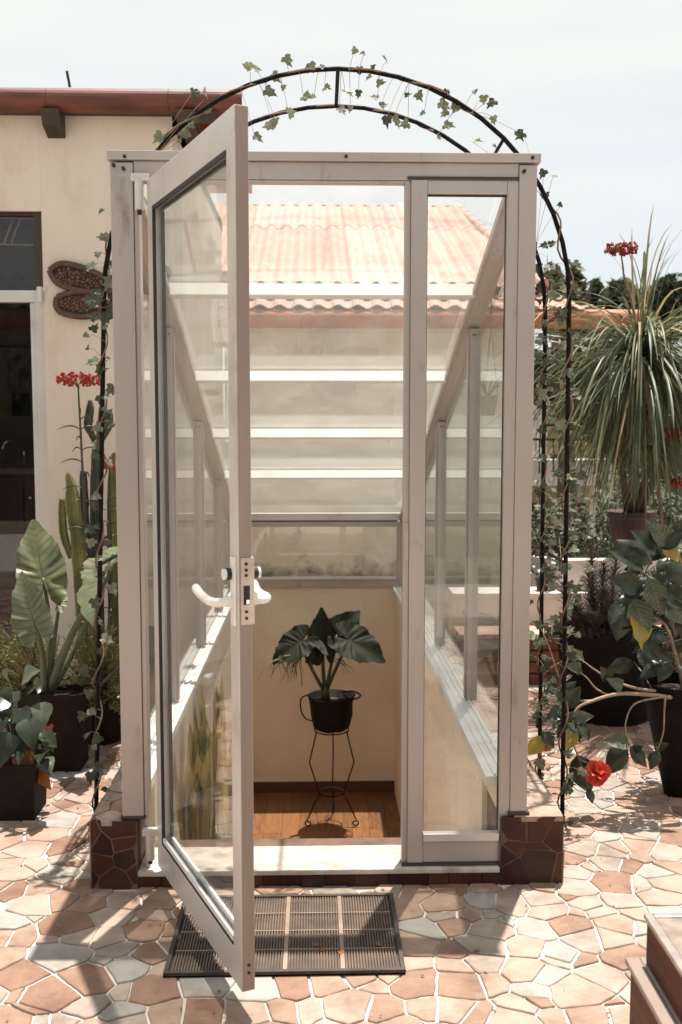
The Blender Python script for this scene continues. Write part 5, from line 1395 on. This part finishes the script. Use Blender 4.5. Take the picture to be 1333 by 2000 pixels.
# cacti
def ribbed(mb, pts, radii, ribs=5, depth=0.35, step=4):
    pts = spline(pts, step); n = ribs * 2; k = len(mb.v); N = len(pts)
    for i, p in enumerate(pts):
        d = (pts[min(i + 1, N - 1)] - pts[max(i - 1, 0)]).normalized()
        u = d.cross(Vector((0.2, 1, 0))).normalized(); w = d.cross(u)
        f = i / (N - 1) * (len(radii) - 1); j = min(len(radii) - 2, int(f)); r = radii[j] + (radii[j + 1] - radii[j]) * (f - j)
        for q_ in range(n):
            a = 2 * pi * q_ / n; rr = r * (1 if q_ % 2 == 0 else 1 - depth) * (1 + 0.07 * noise.noise(Vector((i * 0.6, q_, k * 0.01))) + (0.06 if i % 2 else 0))
            mb.v.append(p + (u * cos(a) + w * sin(a)) * rr)
    for i in range(N - 1):
        for q_ in range(n):
            a, b = k + i * n + q_, k + i * n + (q_ + 1) % n; mb.f.append((a, b, b + n, a + n))
    mb.f.append(tuple(k + (N - 1) * n + q_ for q_ in range(n)))
    return pts, k, n, N
def spines(mb, src, k, n, N, rnd):
    for i in range(1, N):
        for q_ in range(0, n, 2):
            p = src.v[k + i * n + q_]
            c_ = sum((src.v[k + i * n + z] for z in range(n)), Vector()) / n; o_ = (p - c_).normalized()
            for t_ in range(3):
                d = (o_ + Vector((rnd.uniform(-.6, .6), rnd.uniform(-.6, .6), rnd.uniform(-.6, .6)))).normalized() * rnd.uniform(0.006, 0.013)
                w = Vector((0.0008, 0, 0.0006)); mb.add([p - w, p + w, p + d], [(0, 1, 2)])
def cactus(label, base, arms, m, pot_, seed):
    rnd = random.Random(seed); o = thing('columnar_cactus', label, 'cactus', base, 'columnar cacti against the cream wall')
    pot_lathe(o, base, *pot_)
    sp_ = MB()
    for pts, rad in arms:
        mb = MB(); pp, k, n, N = ribbed(mb, [P(*q_) for q_ in pts], [q_ * 0.78 for q_ in rad])
        mb.build('column', m, o, smooth=False); spines(sp_, mb, k, n, N, rnd)
    sp_.build('spines', M['spine'], o, kind='stuff')
Yc = 4.95
cactus('dark branching cactus rising beside the arch leg', (P(190, 1300, Yc).x, Yc, 0), [
    ([(192, 1330, Yc), (190, 1200, Yc), (188, 1060, Yc), (187, 960, Yc), (190, 880, Yc), (190, 850, Yc)], [0.045, 0.045, 0.04, 0.036, 0.034, 0.012]),
    ([(188, 870, Yc), (178, 845, Yc), (172, 830, Yc), (176, 800, Yc), (176, 782, Yc)], [0.014, 0.022, 0.028, 0.026, 0.01]),
    ([(192, 870, Yc - .03), (203, 850, Yc - .03), (212, 830, Yc - .03), (213, 808, Yc - .03), (212, 800, Yc - .03)], [0.014, 0.022, 0.028, 0.024, 0.01]),
    ([(196, 860, Yc), (198, 830, Yc), (200, 800, Yc), (199, 792, Yc)], [0.016, 0.024, 0.022, 0.01]),
    ([(170, 1300, Yc + .06), (168, 1150, Yc + .06), (165, 1000, Yc + .06), (163, 930, Yc + .06), (163, 920, Yc + .06)], [0.04, 0.036, 0.03, 0.024, 0.01])], M['cactus'], (0.13, 0.15, 0.24, M['brownpot']), 1)
Yd = 4.85
cactus('yellow-green lumpy cactus left of the dark branching one', (P(155, 1330, Yd).x - 0.02, Yd, 0), [
    ([(172, 1340, Yd), (166, 1230, Yd), (158, 1120, Yd), (150, 1040, Yd), (142, 985, Yd), (140, 955, Yd), (134, 930, Yd), (130, 925, Yd)], [0.05, 0.05, 0.05, 0.042, 0.05, 0.035, 0.02, 0.008]),
    ([(140, 1090, Yd + .05), (126, 1050, Yd + .05), (122, 1010, Yd + .05), (121, 980, Yd + .05), (121, 976, Yd + .05)], [0.02, 0.026, 0.026, 0.018, 0.008])], M['cactus_yellow'], (0.09, 0.11, 0.22, M['redpot']), 2)
cactus('yellowish cactus half hidden by the booth corner post', (P(232, 1330, 5.0).x, 5.02, 0), [
    ([(225, 1330, 5.0), (226, 1180, 5.0), (224, 1060, 5.0), (222, 960, 5.0), (224, 900, 5.0), (224, 885, 5.0)], [0.05, 0.05, 0.048, 0.04, 0.03, 0.01]),
    ([(240, 1200, 5.06), (246, 1050, 5.06), (244, 940, 5.06), (244, 925, 5.06)], [0.04, 0.04, 0.034, 0.01])], M['cactus_yellow'], (0.10, 0.12, 0.22, M['brownpot']), 3)

# kalanchoe stalks
def kalanchoe(label, base, path, head, Y, wpx, hpx, seed, leaves=True, m=M['red_flower'], m2=M['orange_flower'], parent_pot=(0.07, 0.09, 0.16, M['redpot']), n=110, support=None):
    rnd = random.Random(seed); o = thing('kalanchoe', label, 'flower', base, 'red flowering kalanchoes')
    if parent_pot: pot_lathe(o, base, *parent_pot)
    pts = spline([Vector(base) + Vector((0, 0, parent_pot[2] if parent_pot else 0))] + [P(x, y, Y) for x, y in path] + [P(head[0], head[1] + hpx * 0.4, Y)], 5)
    MB().tube(pts, [0.008 - 0.0045 * i / len(pts) for i in range(len(pts))], 7).build('stem', M['stem_dark'] if leaves else M['twig'], o)
    s_ = Y / FPX; c_ = P(head[0], head[1], Y); low = pts[-1]
    mb, mb2 = MB(), MB()
    for k in range(n):
        a = rnd.uniform(0, 6.28); r = sqrt(rnd.random())
        p = c_ + Vector((cos(a) * r * wpx / 2 * s_, sin(a) * r * wpx / 3 * s_, (rnd.uniform(-0.5, 0.5)) * hpx * s_ * (1 - 0.5 * r)))
        if k % 9 == 0: MB().tube([low, low.lerp(p, 0.6) + Vector((0, 0, -0.004)), p], 0.0016, 4, cap=False).build('flower_stalk', M['twig'], o)
        d = Vector((rnd.uniform(-.5, .5), rnd.uniform(-.5, .5), -1)) if rnd.random() < 0.6 else Vector((rnd.uniform(-1, 1), rnd.uniform(-1, 1), rnd.uniform(0, 1)))
        d = d.normalized() * rnd.uniform(0.010, 0.02)
        (mb if rnd.random() < 0.7 else mb2).tube([p, p + d * 0.6, p + d], [0.003, 0.0055, 0.0066], 5, cap=False)
    mb.build('blooms', m, o, kind='stuff'); mb2.build('faded_blooms', m2, o, kind='stuff')
    if leaves:
        for k in range(20):
            f = 0.25 + 0.55 * k / 20; p = pts[int(f * (len(pts) - 1))]; a = k * 2.4
            d = Vector((cos(a), sin(a) * 0.5, 0.2)); q_ = p + d * 0.05 + Vector((0, 0, 0.015)); e_ = p + d * rnd.uniform(0.08, 0.11) + Vector((0, 0, -0.025))
            MB().tube(bez(p, q_ + Vector((0, 0, 0.01)), e_, 6), [0.002, .003, .0035, .0035, .003, .002, .001], 5).build('leaf', M['stem_dark'], o, smooth=True)
    return o
kalanchoe('tall kalanchoe with drooping red flower head against the cream wall', (P(165, 1330, 4.7).x, 4.68, 0), [(172, 1150), (166, 1010), (160, 880), (155, 790)], (153, 740), 4.7, 84, 26, 1, n=150)
kalanchoe('short kalanchoe bloom tucked between cactus and booth post', (P(215, 1330, 4.8).x, 4.8, 0), [(218, 1150), (216, 1000)], (214, 905), 4.8, 26, 20, 2, n=40)
kalanchoe('brown-red kalanchoe bloom standing against the sky above the palm', (P(1300, 1400, 5.3).x, 5.3, 0), [(1292, 1000), (1262, 760), (1236, 600), (1220, 545), (1217, 520)], (1213, 485), 5.0, 66, 22, 3, False, M['orange_flower'], M['red_flower'], n=150)
kalanchoe('orange-red kalanchoe bloom at the right edge below the palm leaves', (P(1370, 1400, 5.2).x, 5.35, 0), [(1360, 1100), (1335, 930)], (1322, 850), 5.0, 34, 28, 4, False, n=70)
kalanchoe('lower red kalanchoe bloom at the right edge of the palm', (P(1395, 1400, 5.2).x, 5.1, 0), [(1380, 1150), (1345, 1000)], (1322, 942), 5.0, 30, 18, 5, False, n=50)
kalanchoe('small orange bloom low beside the brick planter', (P(1105, 1345, 5.4).x, 5.40, 0), [(1108, 1320)], (1113, 1310), 5.3, 26, 22, 6, False, m=M['orange_flower'], parent_pot=(0.03, 0.035, 0.03, M['redpot']), n=50)
kalanchoe('small dark red bloom low beside the brick planter', (P(1092, 1345, 5.35).x, 5.48, 0), [(1096, 1335)], (1095, 1328), 5.4, 20, 16, 7, False, parent_pot=(0.03, 0.035, 0.03, M['redpot']), n=36)

# ================================================================== RIGHT PLANTS
# ponytail palm
Yt = 5.25
hc = P(1250, 690, Yt)
pp_ = P(1238, 1068, Yt + 0.55)
palm = thing('ponytail_palm', 'ponytail palm with a fountain of long drooping leaves in a tapering clay pot', 'palm', (pp_.x, Yt + 0.8, zpt + 0.03))
zpp = zpt + 0.033
pyp = 6.07
MB().lathe((P(1232, 1060, pyp).x, pyp, zpp), [(0.085, 0), (0.135, P(1232, 1012, pyp).z - zpp), (0.15, P(1232, 1008, pyp).z - zpp), (0.15, P(1232, 998, pyp).z - zpp), (0.12, P(1232, 998, pyp).z - zpp)], 22).build('pot', M['redpot'], palm)
for (a, b, c_) in (((1232, 1020, pyp), (1245, 850, 5.7), (1250, 700, Yt)), ((1240, 1020, pyp), (1300, 900, 5.8), (1345, 720, 5.4)), ((1230, 1020, pyp), (1215, 930, 5.9), (1205, 800, 5.6)), ((1236, 1020, pyp), (1275, 900, 5.8), (1300, 760, 5.4))):
    MB().tube(bez(P(*a), P(*b), P(*c_), 8), [0.034, 0.026, 0.022, 0.02, 0.019, 0.018, 0.016, 0.015, 0.014], 8).build('trunk', M['darkbark'], palm, smooth=True)
variants = []
rnd = random.Random(50)
for v in range(26):
    pts = []; L_ = 1.0; el = radians(rnd.uniform(-25, 48) if v % 9 else 86); dirv = Vector((0, cos(el), sin(el))); p = Vector(); grav = rnd.uniform(0.10, 0.40)
    mb = MB(); n = 9
    for i in range(n + 1):
        t_ = i / n; w = 0.0075 * (0.55 + 1.3 * t_ * (1 - t_) + 0.3 * (1 - t_)) * (1 if i < n else 0.1)
        nz_ = Vector((0, -dirv.z, dirv.y))
        mb.v += [p + Vector((-w, 0, 0)) + nz_ * w * 0.5, p.copy(), p + Vector((w, 0, 0)) + nz_ * w * 0.5]
        p = p + dirv * (L_ / n); dirv = (dirv + Vector((0, 0, -grav * (0.5 + t_)))).normalized()
    for i in range(n):
        for j in range(2):
            a = i * 3 + j; mb.f.append((a, a + 1, a + 4, a + 3))
    me = mb.mesh('leaf', True); me.materials.append(M['palm_dry'] if v % 6 == 0 else M['palm']); variants.append((el, me))
heads = [(hc, 165, (0.55, 0.98)), (P(1262, 660, Yt), 45, (0.40, 0.7)), (P(1215, 800, 5.5), 45, (0.4, 0.65)), (P(1300, 770, 5.3), 43, (0.4, 0.7))]
for c_, n, (l0, l1) in heads:
    for k in range(n):
        el, me = rnd.choice(variants); yaw = rnd.uniform(0, 2 * pi)
        o = inst(me, 'leaf', c_ + Vector((rnd.uniform(-.03, .03), rnd.uniform(-.03, .03), rnd.uniform(-.05, .05))), (rnd.uniform(-0.12, 0.12), rnd.uniform(-0.12, 0.12), yaw), rnd.uniform(l0, l1) * (0.8 if el > 1.2 else 1.0), palm)

mbp = MB(); mbd = MB()
for c_, n, (l0, l1) in [(hc, 400, (0.5, 1.05)), (P(1215, 800, 5.5), 170, (0.35, 0.75)), (P(1300, 770, 5.4), 170, (0.35, 0.8)), (P(1262, 665, Yt), 90, (0.4, 0.7)), (P(1345, 720, 5.4), 200, (0.4, 0.85)), (P(1250, 830, 5.5), 230, (0.35, 0.62)), (P(1290, 880, 5.45), 120, (0.3, 0.5)), (P(1205, 880, 5.5), 90, (0.25, 0.45))]:
    for k in range(n):
        yaw = rnd.uniform(0, 2 * pi); el = radians(rnd.uniform(-50, 34)); dirv = Vector((cos(yaw) * cos(el), sin(yaw) * cos(el), sin(el)))
        side = Vector((-sin(yaw), cos(yaw), 0)); p = Vector(c_); L_ = rnd.uniform(l0, l1); grav = rnd.uniform(0.06, 0.42); tgt = mbd if rnd.random() < 0.12 else mbp; k0 = len(tgt.v)
        for i in range(8):
            w = L_ * 0.0060 * (0.6 + 0.8 * (i / 7) * (1 - i / 7)) * (1 if i < 7 else 0.1)
            tgt.v += [p - side * w, p + side * w + Vector((0, 0, w * 0.4))]
            p = p + dirv * (L_ / 7); dirv = (dirv + Vector((0, 0, -grav * (0.5 + i / 7)))).normalized()
        for i in range(7):
            a = k0 + 2 * i; tgt.f.append((a, a + 1, a + 3, a + 2))
o = mbp.build('leaf_mass', M['palm'], palm, smooth=True, kind='stuff'); mbd.build('dry_leaf_mass', M['palm_dry'], palm, smooth=True, kind='stuff')

# spiky bush in the big black tub
tb_ = G(1218, 1428); tcx, tcy = tb_.x, tb_.y + 0.27
tub = thing('spiky_plant', 'dark spiky-leaved shrub in a wide black tub near the parapet', 'potted plant', (tcx, tcy, 0))
zt2 = P(1218, 1245, tcy - 0.2).z
pot_lathe(tub, (tcx, tcy, 0), 0.21, 0.275, zt2, M['blackpot'])
rnd = random.Random(31)
for i, (px, py, dy) in enumerate([(1155, 1066, 0.05), (1150, 1120, -0.06), (1205, 1082, 0.08), (1098, 1140, 0), (1250, 1095, 0.05), (1180, 1150, -0.15), (1225, 1150, -0.15), (1120, 1180, -0.12), (1290, 1110, 0.1), (1180, 1100, 0.1), (1262, 1160, -0.1), (1150, 1200, -0.2), (1205, 1210, -0.22)]):
    a = Vector((tcx + (px - 1200) * 0.0016, tcy + dy * 0.5, zt2 - 0.03)); b = P(px, py, tcy + dy)
    pts = bez(a, (a + b) / 2 + Vector((0, 0, 0.02)), b, 14)
    MB().tube(pts, [0.010 - 0.0005 * k for k in range(15)], 6).build('stem', M['twig'], tub)
    mb = MB()
    for k in range(260):
        f = 0.15 + 0.85 * k / 260; j = min(13, int(f * 14)); p = pts[j].lerp(pts[j + 1], f * 14 - j)
        az = k * 2.399; l_ = rnd.uniform(0.07, 0.115) * (1.15 - 0.75 * f ** 4)
        d = Vector((cos(az), sin(az), rnd.uniform(0.25, 0.8))).normalized(); w = d.cross(Vector((0, 0, 1))).normalized() * 0.0028
        mb.add([p - w * 0.6, p + w * 0.6, p + d * l_ * 0.5 + w + Vector((0, 0, 0.003)), p + d * l_ * 0.5 - w + Vector((0, 0, 0.003)), p + d * l_ + Vector((0, 0, -0.002))], [(0, 1, 2, 3), (3, 2, 4)])
    mb.build('needles', M['needle_dark'], tub, kind='stuff')

# leafy shrub behind the parapet
shb = thing('shrub', 'dense small-leaved dark shrub filling the corner behind the clay palm pot', 'shrub', (P(1290, 1100, 6.6).x, 6.6, -0.2))
rnd = random.Random(61); mb = MB()
for k in range(4200):
    px, py = rnd.uniform(1165, 1420), 1100 - 215 * rnd.random() * (0.75 + 0.25 * noise.noise(Vector((k * 0.01, 3, 3))))
    p = P(px, py, rnd.uniform(6.45, 7.0)); d = Vector((rnd.uniform(-1, 1), rnd.uniform(-1, 1), rnd.uniform(-1, 1))).normalized(); e_ = d.orthogonal(); l_ = rnd.uniform(0.012, 0.028)
    mb.add([p - d * l_, p + e_ * l_ * 0.5, p + d * l_, p - e_ * l_ * 0.5], [(0, 1, 2, 3)])
mb.build('foliage', M['tree1'], shb, kind='stuff')
for k in range(14):
    a = P(1290 + rnd.uniform(-60, 60), 1110, 6.7); b = P(rnd.uniform(1180, 1400), rnd.uniform(900, 990), 6.7)
    MB().tube(bez(a, (a + b) / 2 + Vector((rnd.uniform(-.05, .05), 0, 0.05)), b, 6), [0.008, .007, .006, .005, .004, .003, .002], 5).build('stem', M['twig'], shb)

sh2 = thing('shrub', 'low dark fern-like shrub between the arch legs and the mossy wall', 'shrub', (P(1100, 1050, 6.9).x, 6.9, -0.2))
mb = MB()
for k in range(1500):
    px, py = rnd.gauss(1095, 42), 1085 - abs(rnd.gauss(0, 55)); p = P(px, py, rnd.uniform(6.6, 7.0))
    d = Vector((rnd.uniform(-1, 1), rnd.uniform(-1, 1), rnd.uniform(-0.6, 1))).normalized(); e_ = d.orthogonal(); l_ = rnd.uniform(0.012, 0.03)
    mb.add([p - d * l_, p + e_ * l_ * 0.45, p + d * l_, p - e_ * l_ * 0.45], [(0, 1, 2, 3)])
mb.build('foliage', M['tree1'], sh2, kind='stuff')
for k in range(8):
    a = P(1095 + rnd.uniform(-30, 30), 1130, 6.8); b = P(rnd.gauss(1095, 40), rnd.uniform(980, 1040), 6.8)
    MB().tube(bez(a, (a + b) / 2, b, 5), 0.004, 5).build('stem', M['twig'], sh2)

# hibiscus in the front black pot
hb = G(1345, 1588); hcx, hcy = hb.x + 0.03, hb.y + 0.2
hib = thing('hibiscus', 'hibiscus with glossy leaves and one red bloom in the nearer tall black pot', 'potted plant', (hcx, hcy, 0))
zt3 = P(1330, 1330, hcy).z
rt = (hcx - P(1258, 1330, hcy).x); rb = (hcx - P(1298, 1560, hcy).x)
MB().lathe((hcx, hcy, 0), [(rb, 0), (rt * 0.95, zt3 * 0.86), (rt, zt3 * 0.87), (rt * 1.02, zt3), (rt * 0.96, zt3), (rt * 0.92, zt3 * 0.9)], 30).build('pot', M['blackpot'], hib)
MB().lathe((hcx, hcy, zt3 * 0.9), [(rt * 0.93, 0), (rt * 0.5, 0.012), (0.01, 0.018)], 24, 0.06).build('soil', M['soil'], hib)
def br(pts, r0, r1, m=M['twig_pale'], nm='branch'):
    pp = spline([P(*q_) for q_ in pts], 5); n = len(pp)
    MB().tube(pp, [(r0 + (r1 - r0) * i / n) for i in range(n)], 7).build(nm, m, hib, smooth=True); return pp
Yh = hcy
branches = [
    br([(1345, 1345, Yh), (1325, 1362, Yh - .1), (1270, 1357, Yh - .16), (1210, 1355, Yh - .2), (1160, 1368, Yh - .22), (1125, 1388, Yh - .24), (1118, 1440, Yh - .25), (1128, 1475, Yh - .26)], 0.010, 0.003),
    br([(1345, 1350, Yh), (1258, 1347, Yh - .1), (1200, 1330, Yh - .12), (1165, 1310, Yh - .1), (1138, 1290, Yh - .1)], 0.007, 0.002),
    br([(1190, 1358, Yh - .2), (1165, 1345, Yh - .18), (1148, 1325, Yh - .18), (1132, 1312, Yh - .18)], 0.004, 0.002),
    br([(1160, 1368, Yh - .2), (1120, 1365, Yh - .2), (1095, 1330, Yh - .2), (1075, 1270, Yh - .2), (1050, 1210, Yh - .2)], 0.004, 0.002),
    br([(1100, 1410, Yh - .24), (1075, 1370, Yh - .24), (1060, 1350, Yh - .24)], 0.003, 0.002),
    br([(1290, 1362, Yh - .16), (1240, 1375, Yh - .18), (1222, 1415, Yh - .2), (1230, 1455, Yh - .22)], 0.004, 0.002),
    br([(1300, 1362, Yh - .16), (1298, 1390, Yh - .16), (1296, 1430, Yh - .18), (1285, 1465, Yh - .18)], 0.004, 0.002),
    br([(1335, 1345, Yh), (1320, 1280, Yh - .05), (1300, 1220, Yh - .1), (1265, 1200, Yh - .12), (1235, 1180, Yh - .12)], 0.008, 0.003),
    br([(1340, 1340, Yh), (1322, 1250, Yh), (1300, 1160, Yh), (1260, 1120, Yh)], 0.009, 0.003),
    br([(1345, 1340, Yh), (1350, 1200, Yh), (1330, 1100, Yh), (1310, 1050, Yh)], 0.009, 0.003)]
rnd = random.Random(71)
HL = [blade_leaf(M['heart_v'], OVATE, 0.25, 0.45, seg=10), blade_leaf(M['heart_v'], OVATE, 0.55, -0.35, seg=10), blade_leaf(M['heart_pale_v'], OVATE, 0.4, 0.5, seg=10), blade_leaf(M['yellow_leaf'], OVATE, 0.35, 0.3, seg=10)]
def hleaf(x, y, tx, ty, k, Y=None, sc=1.15):
    Y = Y or Yh - 0.15; a, t_ = P(x, y, Y), P(tx, ty, Y - 0.04); d = t_ - a
    n_ = min((p for bb_ in branches for p in bb_), key=lambda p: (p - a).length)
    MB().tube([n_, (n_ + a) / 2 + Vector((0, 0, 0.01)), a], 0.0018, 5).build('leaf_stalk', M['stem'], hib)
    inst(HL[k], 'leaf', a, frame(d, (rnd.uniform(-0.5, 0.5), -0.9, rnd.uniform(0.0, 0.9))), d.length * sc, hib)
for q_ in [(1225, 1165, 1210, 1235, 1), (1240, 1170, 1262, 1235, 2), (1235, 1195, 1270, 1258, 3), (1262, 1250, 1285, 1288, 0), (1215, 1180, 1195, 1210, 0), (1260, 1140, 1225, 1165, 0), (1255, 1110, 1210, 1075, 0),
           (1275, 1100, 1240, 1060, 1), (1270, 1130, 1290, 1190, 2), (1290, 1150, 1345, 1180, 0), (1300, 1170, 1340, 1215, 2), (1280, 1080, 1250, 1040, 0), (1290, 1070, 1330, 1040, 0), (1300, 1100, 1350, 1130, 1), (1310, 1060, 1280, 1030, 2),
           (1315, 1050, 1340, 1020, 0), (1270, 1160, 1235, 1150, 1), (1250, 1150, 1205, 1130, 0), (1300, 1060, 1320, 1090, 3), (1222, 1455, 1195, 1500, 1), (1228, 1450, 1196, 1445, 2), (1232, 1458, 1265, 1485, 1), (1238, 1465, 1250, 1460, 0),
           (1285, 1465, 1275, 1490, 1), (1280, 1460, 1300, 1455, 0), (1128, 1475, 1150, 1545, 1), (1130, 1410, 1150, 1440, 0), (1125, 1390, 1100, 1430, 1), (1118, 1400, 1150, 1400, 2), (1120, 1420, 1108, 1460, 3), (1100, 1385, 1075, 1400, 0), (1105, 1380, 1128, 1350, 0),
           (1140, 1290, 1128, 1275, 2), (1135, 1310, 1118, 1300, 2), (1190, 1328, 1180, 1310, 0), (1215, 1345, 1200, 1330, 2), (1090, 1345, 1070, 1350, 0), (1062, 1440, 1035, 1470, 3), (1060, 1430, 1080, 1455, 0), (1095, 1360, 1110, 1340, 1), (1150, 1540, 1158, 1558, 1)]:
    hleaf(*q_, Y=Yh - (0.24 if q_[0] < 1180 and q_[1] > 1370 else 0.15))
for k in range(120):
    x, y = rnd.uniform(1235, 1400), rnd.uniform(1040, 1300 if k % 3 else 1220); a = rnd.uniform(0, 6.28); l_ = rnd.uniform(16, 40)
    hleaf(x, y, x + cos(a) * l_, y + abs(sin(a)) * l_ * 0.8 + 4, rnd.choice((0, 0, 1, 1, 1, 2)), Yh + rnd.uniform(-0.12, 0.3))
# red double bloom
fc = P(1165, 1508, Yh - 0.26); bl = thing('bloom', None, None); bl['label'] = 'large double red hibiscus bloom'; put(bl, hib)
MB().tube(spline([P(1128, 1475, Yh - .26), P(1135, 1485, Yh - .26), P(1150, 1492, Yh - .25), fc], 4), 0.0025, 6).build('flower_stalk', M['stem'], bl)
PT = []
for v in range(4):
    mb = MB(); n = 7; m_ = 7; rr_ = random.Random(v)
    for i in range(n + 1):
        t_ = i / n; w = 0.50 * sin(pi * min(1, 0.10 + 0.62 * t_)) ** 0.8
        for j in range(m_):
            s_ = (j / (m_ - 1) - 0.5) * 2
            mb.v.append(Vector((s_ * w, t_ * (1 - 0.12 * s_ * s_), 0.18 * s_ * s_ + 0.3 * t_ ** 2 * (1 if v % 2 else -0.6) + 0.07 * sin(j * 2.1 + i * 1.3 + v) * t_)))
    for i in range(n):
        for j in range(m_ - 1):
            a = i * m_ + j; mb.f.append((a, a + 1, a + m_ + 1, a + m_))
    me = mb.mesh('petal', True); me.materials.append(M['hibiscus']); PT.append(me)
for k in range(7):
    a = k * 2 * pi / 7 + 0.3; inst(PT[k % 2 * 2], 'petal', fc, frame((cos(a), -0.35, sin(a)), (0.1, -1, 0.2)), rnd.uniform(0.048, 0.056), bl)
for k in range(11):
    a = k * 2.4; inst(PT[k % 4], 'petal', fc + Vector((0, -0.008, 0.0)), frame((cos(a) * 0.8, -0.9, sin(a) * 0.8 + 0.2), (sin(a), -0.4, -cos(a))), rnd.uniform(0.028, 0.042), bl)
# small pink faded bloom
f2 = P(1067, 1457, Yh - 0.22)
b2 = thing('bloom', None, None); b2['label'] = 'small faded pink bloom'; put(b2, hib)
MB().tube(spline([P(1118, 1430, Yh - .25), P(1095, 1425, Yh - .24), P(1078, 1440, Yh - .22), f2], 4), 0.002, 6).build('flower_stalk', M['twig'], b2)
PK = PT[0].copy(); PK.materials[0] = M['pink']
for k in range(8):
    a = k * 2.4; inst(PK, 'petal', f2, frame((cos(a), -0.3, sin(a)), (0.1, -1, 0.2)), rnd.uniform(0.018, 0.026), b2)

# small potted plant on the parapet coping, seen through the side glass
for (px, py, Y, lab, s_) in ((1060, 1160, 6.05, 'small red pot with a sprig on the white parapet coping', 0.04),):
    p = P(px, py, Y); p.z = zpm + 0.031
    o = thing('small_pot', lab, 'potted plant', p); pot_lathe(o, p, 0.035, 0.045, 0.075, M['redpot'])
    for k in range(10):
        a = k * 2.4; b = p + Vector((cos(a) * 0.05, sin(a) * 0.03, 0.13 + 0.03 * sin(k)))
        MB().tube([p + Vector((0, 0, 0.06)), b], 0.0015, 4).build('stalk', M['stem_dark'], o)
        inst(HM[k % 2], 'leaf', b, frame((cos(a), -0.3, sin(a * 2) * 0.4), (0, -.6, 1)), 0.05, o)
# wooden picture board leaning by the parapet, dark screen with a frame
# hanging basket on a chain, behind the side glass
hbk = thing('hanging_planter', 'pale hanging pot on thin wires beyond the booth glass', 'hanging planter', P(952, 780, 5.6))
c_ = P(953, 812, 5.6); c_.z -= 0.0
MB().lathe(c_, [(0.035, 0), (0.055, 0.10), (0.06, 0.11), (0.05, 0.11), (0.045, 0.09)], 14).build('pot', M['divider'], hbk)
topp = P(960, 640, 5.6)
MB().tube([P(960, 560, 5.6), topp], 0.0035, 5).build('hook', M['iron'], hbk)
for k in range(3):
    a = 2.1 * k; MB().tube([topp, c_ + Vector((0.055 * cos(a), 0.055 * sin(a), 0.11))], 0.0022, 4).build('wire', M['iron'], hbk)
for k in range(14):
    a = k * 2.4; b = c_ + Vector((0.11 * cos(a), 0.08 * sin(a), 0.20 + 0.04 * sin(k * 1.7)))
    MB().tube(bez(c_ + Vector((0, 0, 0.1)), (c_ + b) / 2 + Vector((0, 0, 0.1)), b, 5), 0.003, 4).build('leaf', M['stem_dark'], hbk)
MB().tube([P(960, 560, 5.6), P(1230, 590, 7.2)], 0.004, 5).build('support_wire', M['iron'], hbk)

# ================================================================== WOODEN BOX, FRONT RIGHT CORNER
zb_ = 0.50
cA = G(1257, 1782, zb_)
tbx = thing('wooden_table', 'dark red-brown wooden table corner with steel-edged glass top in front', 'table', (cA.x + 0.4, cA.y - 0.4, 0))
cBx = G(1345, 1985, zb_)
x0t, y1t = cA.x, cA.y
# the table is turned: near-left edge runs towards the camera and slightly right
e1 = (G(1372, 1960, zb_) - cA); e1.z = 0; e1.normalize(); e2 = Vector((-e1.y, e1.x, 0))
if e2.x < 0: e2 = -e2
def tbox(name, m, a0, a1, b0_, b1_, z0, z1, bevel=0.003):
    vs = [Vector((cA.x, cA.y, 0)) + e1 * a + e2 * b + Vector((0, 0, z)) for z in (z0, z1) for a, b in ((a0, b0_), (a1, b0_), (a1, b1_), (a0, b1_))]
    o = MB().add(vs, [(3, 2, 1, 0), (4, 5, 6, 7), (0, 1, 5, 4), (1, 2, 6, 5), (2, 3, 7, 6), (3, 0, 4, 7)]).build(name, m, tbx, bevel=bevel)
    bm = bmesh.new(); bm.from_mesh(o.data); bmesh.ops.recalc_face_normals(bm, faces=bm.faces); bm.to_mesh(o.data); bm.free(); return o
tbox('top_edge', M['steel'], 0.0, 0.75, 0.0, 0.018, zb_ - 0.012, zb_)
tbox('top_edge', M['steel'], 0.0, 0.018, 0.0185, 0.8, zb_ - 0.012, zb_)
tbox('glass_top', M['counter'], 0.0185, 0.75, 0.0185, 0.8, zb_ - 0.012, zb_ - 0.002)
tbox('side_board', M['redwood'], 0.004, 0.75, 0.006, 0.03, 0.395, zb_ - 0.0125)
tbox('side_board', M['redwood'], 0.004, 0.028, 0.0305, 0.8, 0.395, zb_ - 0.0125)
tbox('lower_rim', M['alu_dark'], -0.02, 0.75, -0.03, 0.0, 0.38, 0.394)
tbox('lower_rim', M['alu_dark'], -0.02, 0.75, 0.0005, 0.8, 0.38, 0.394)
tbox('lower_board', M['redwood'], -0.012, 0.75, -0.02, 0.8, 0.006, 0.3795)
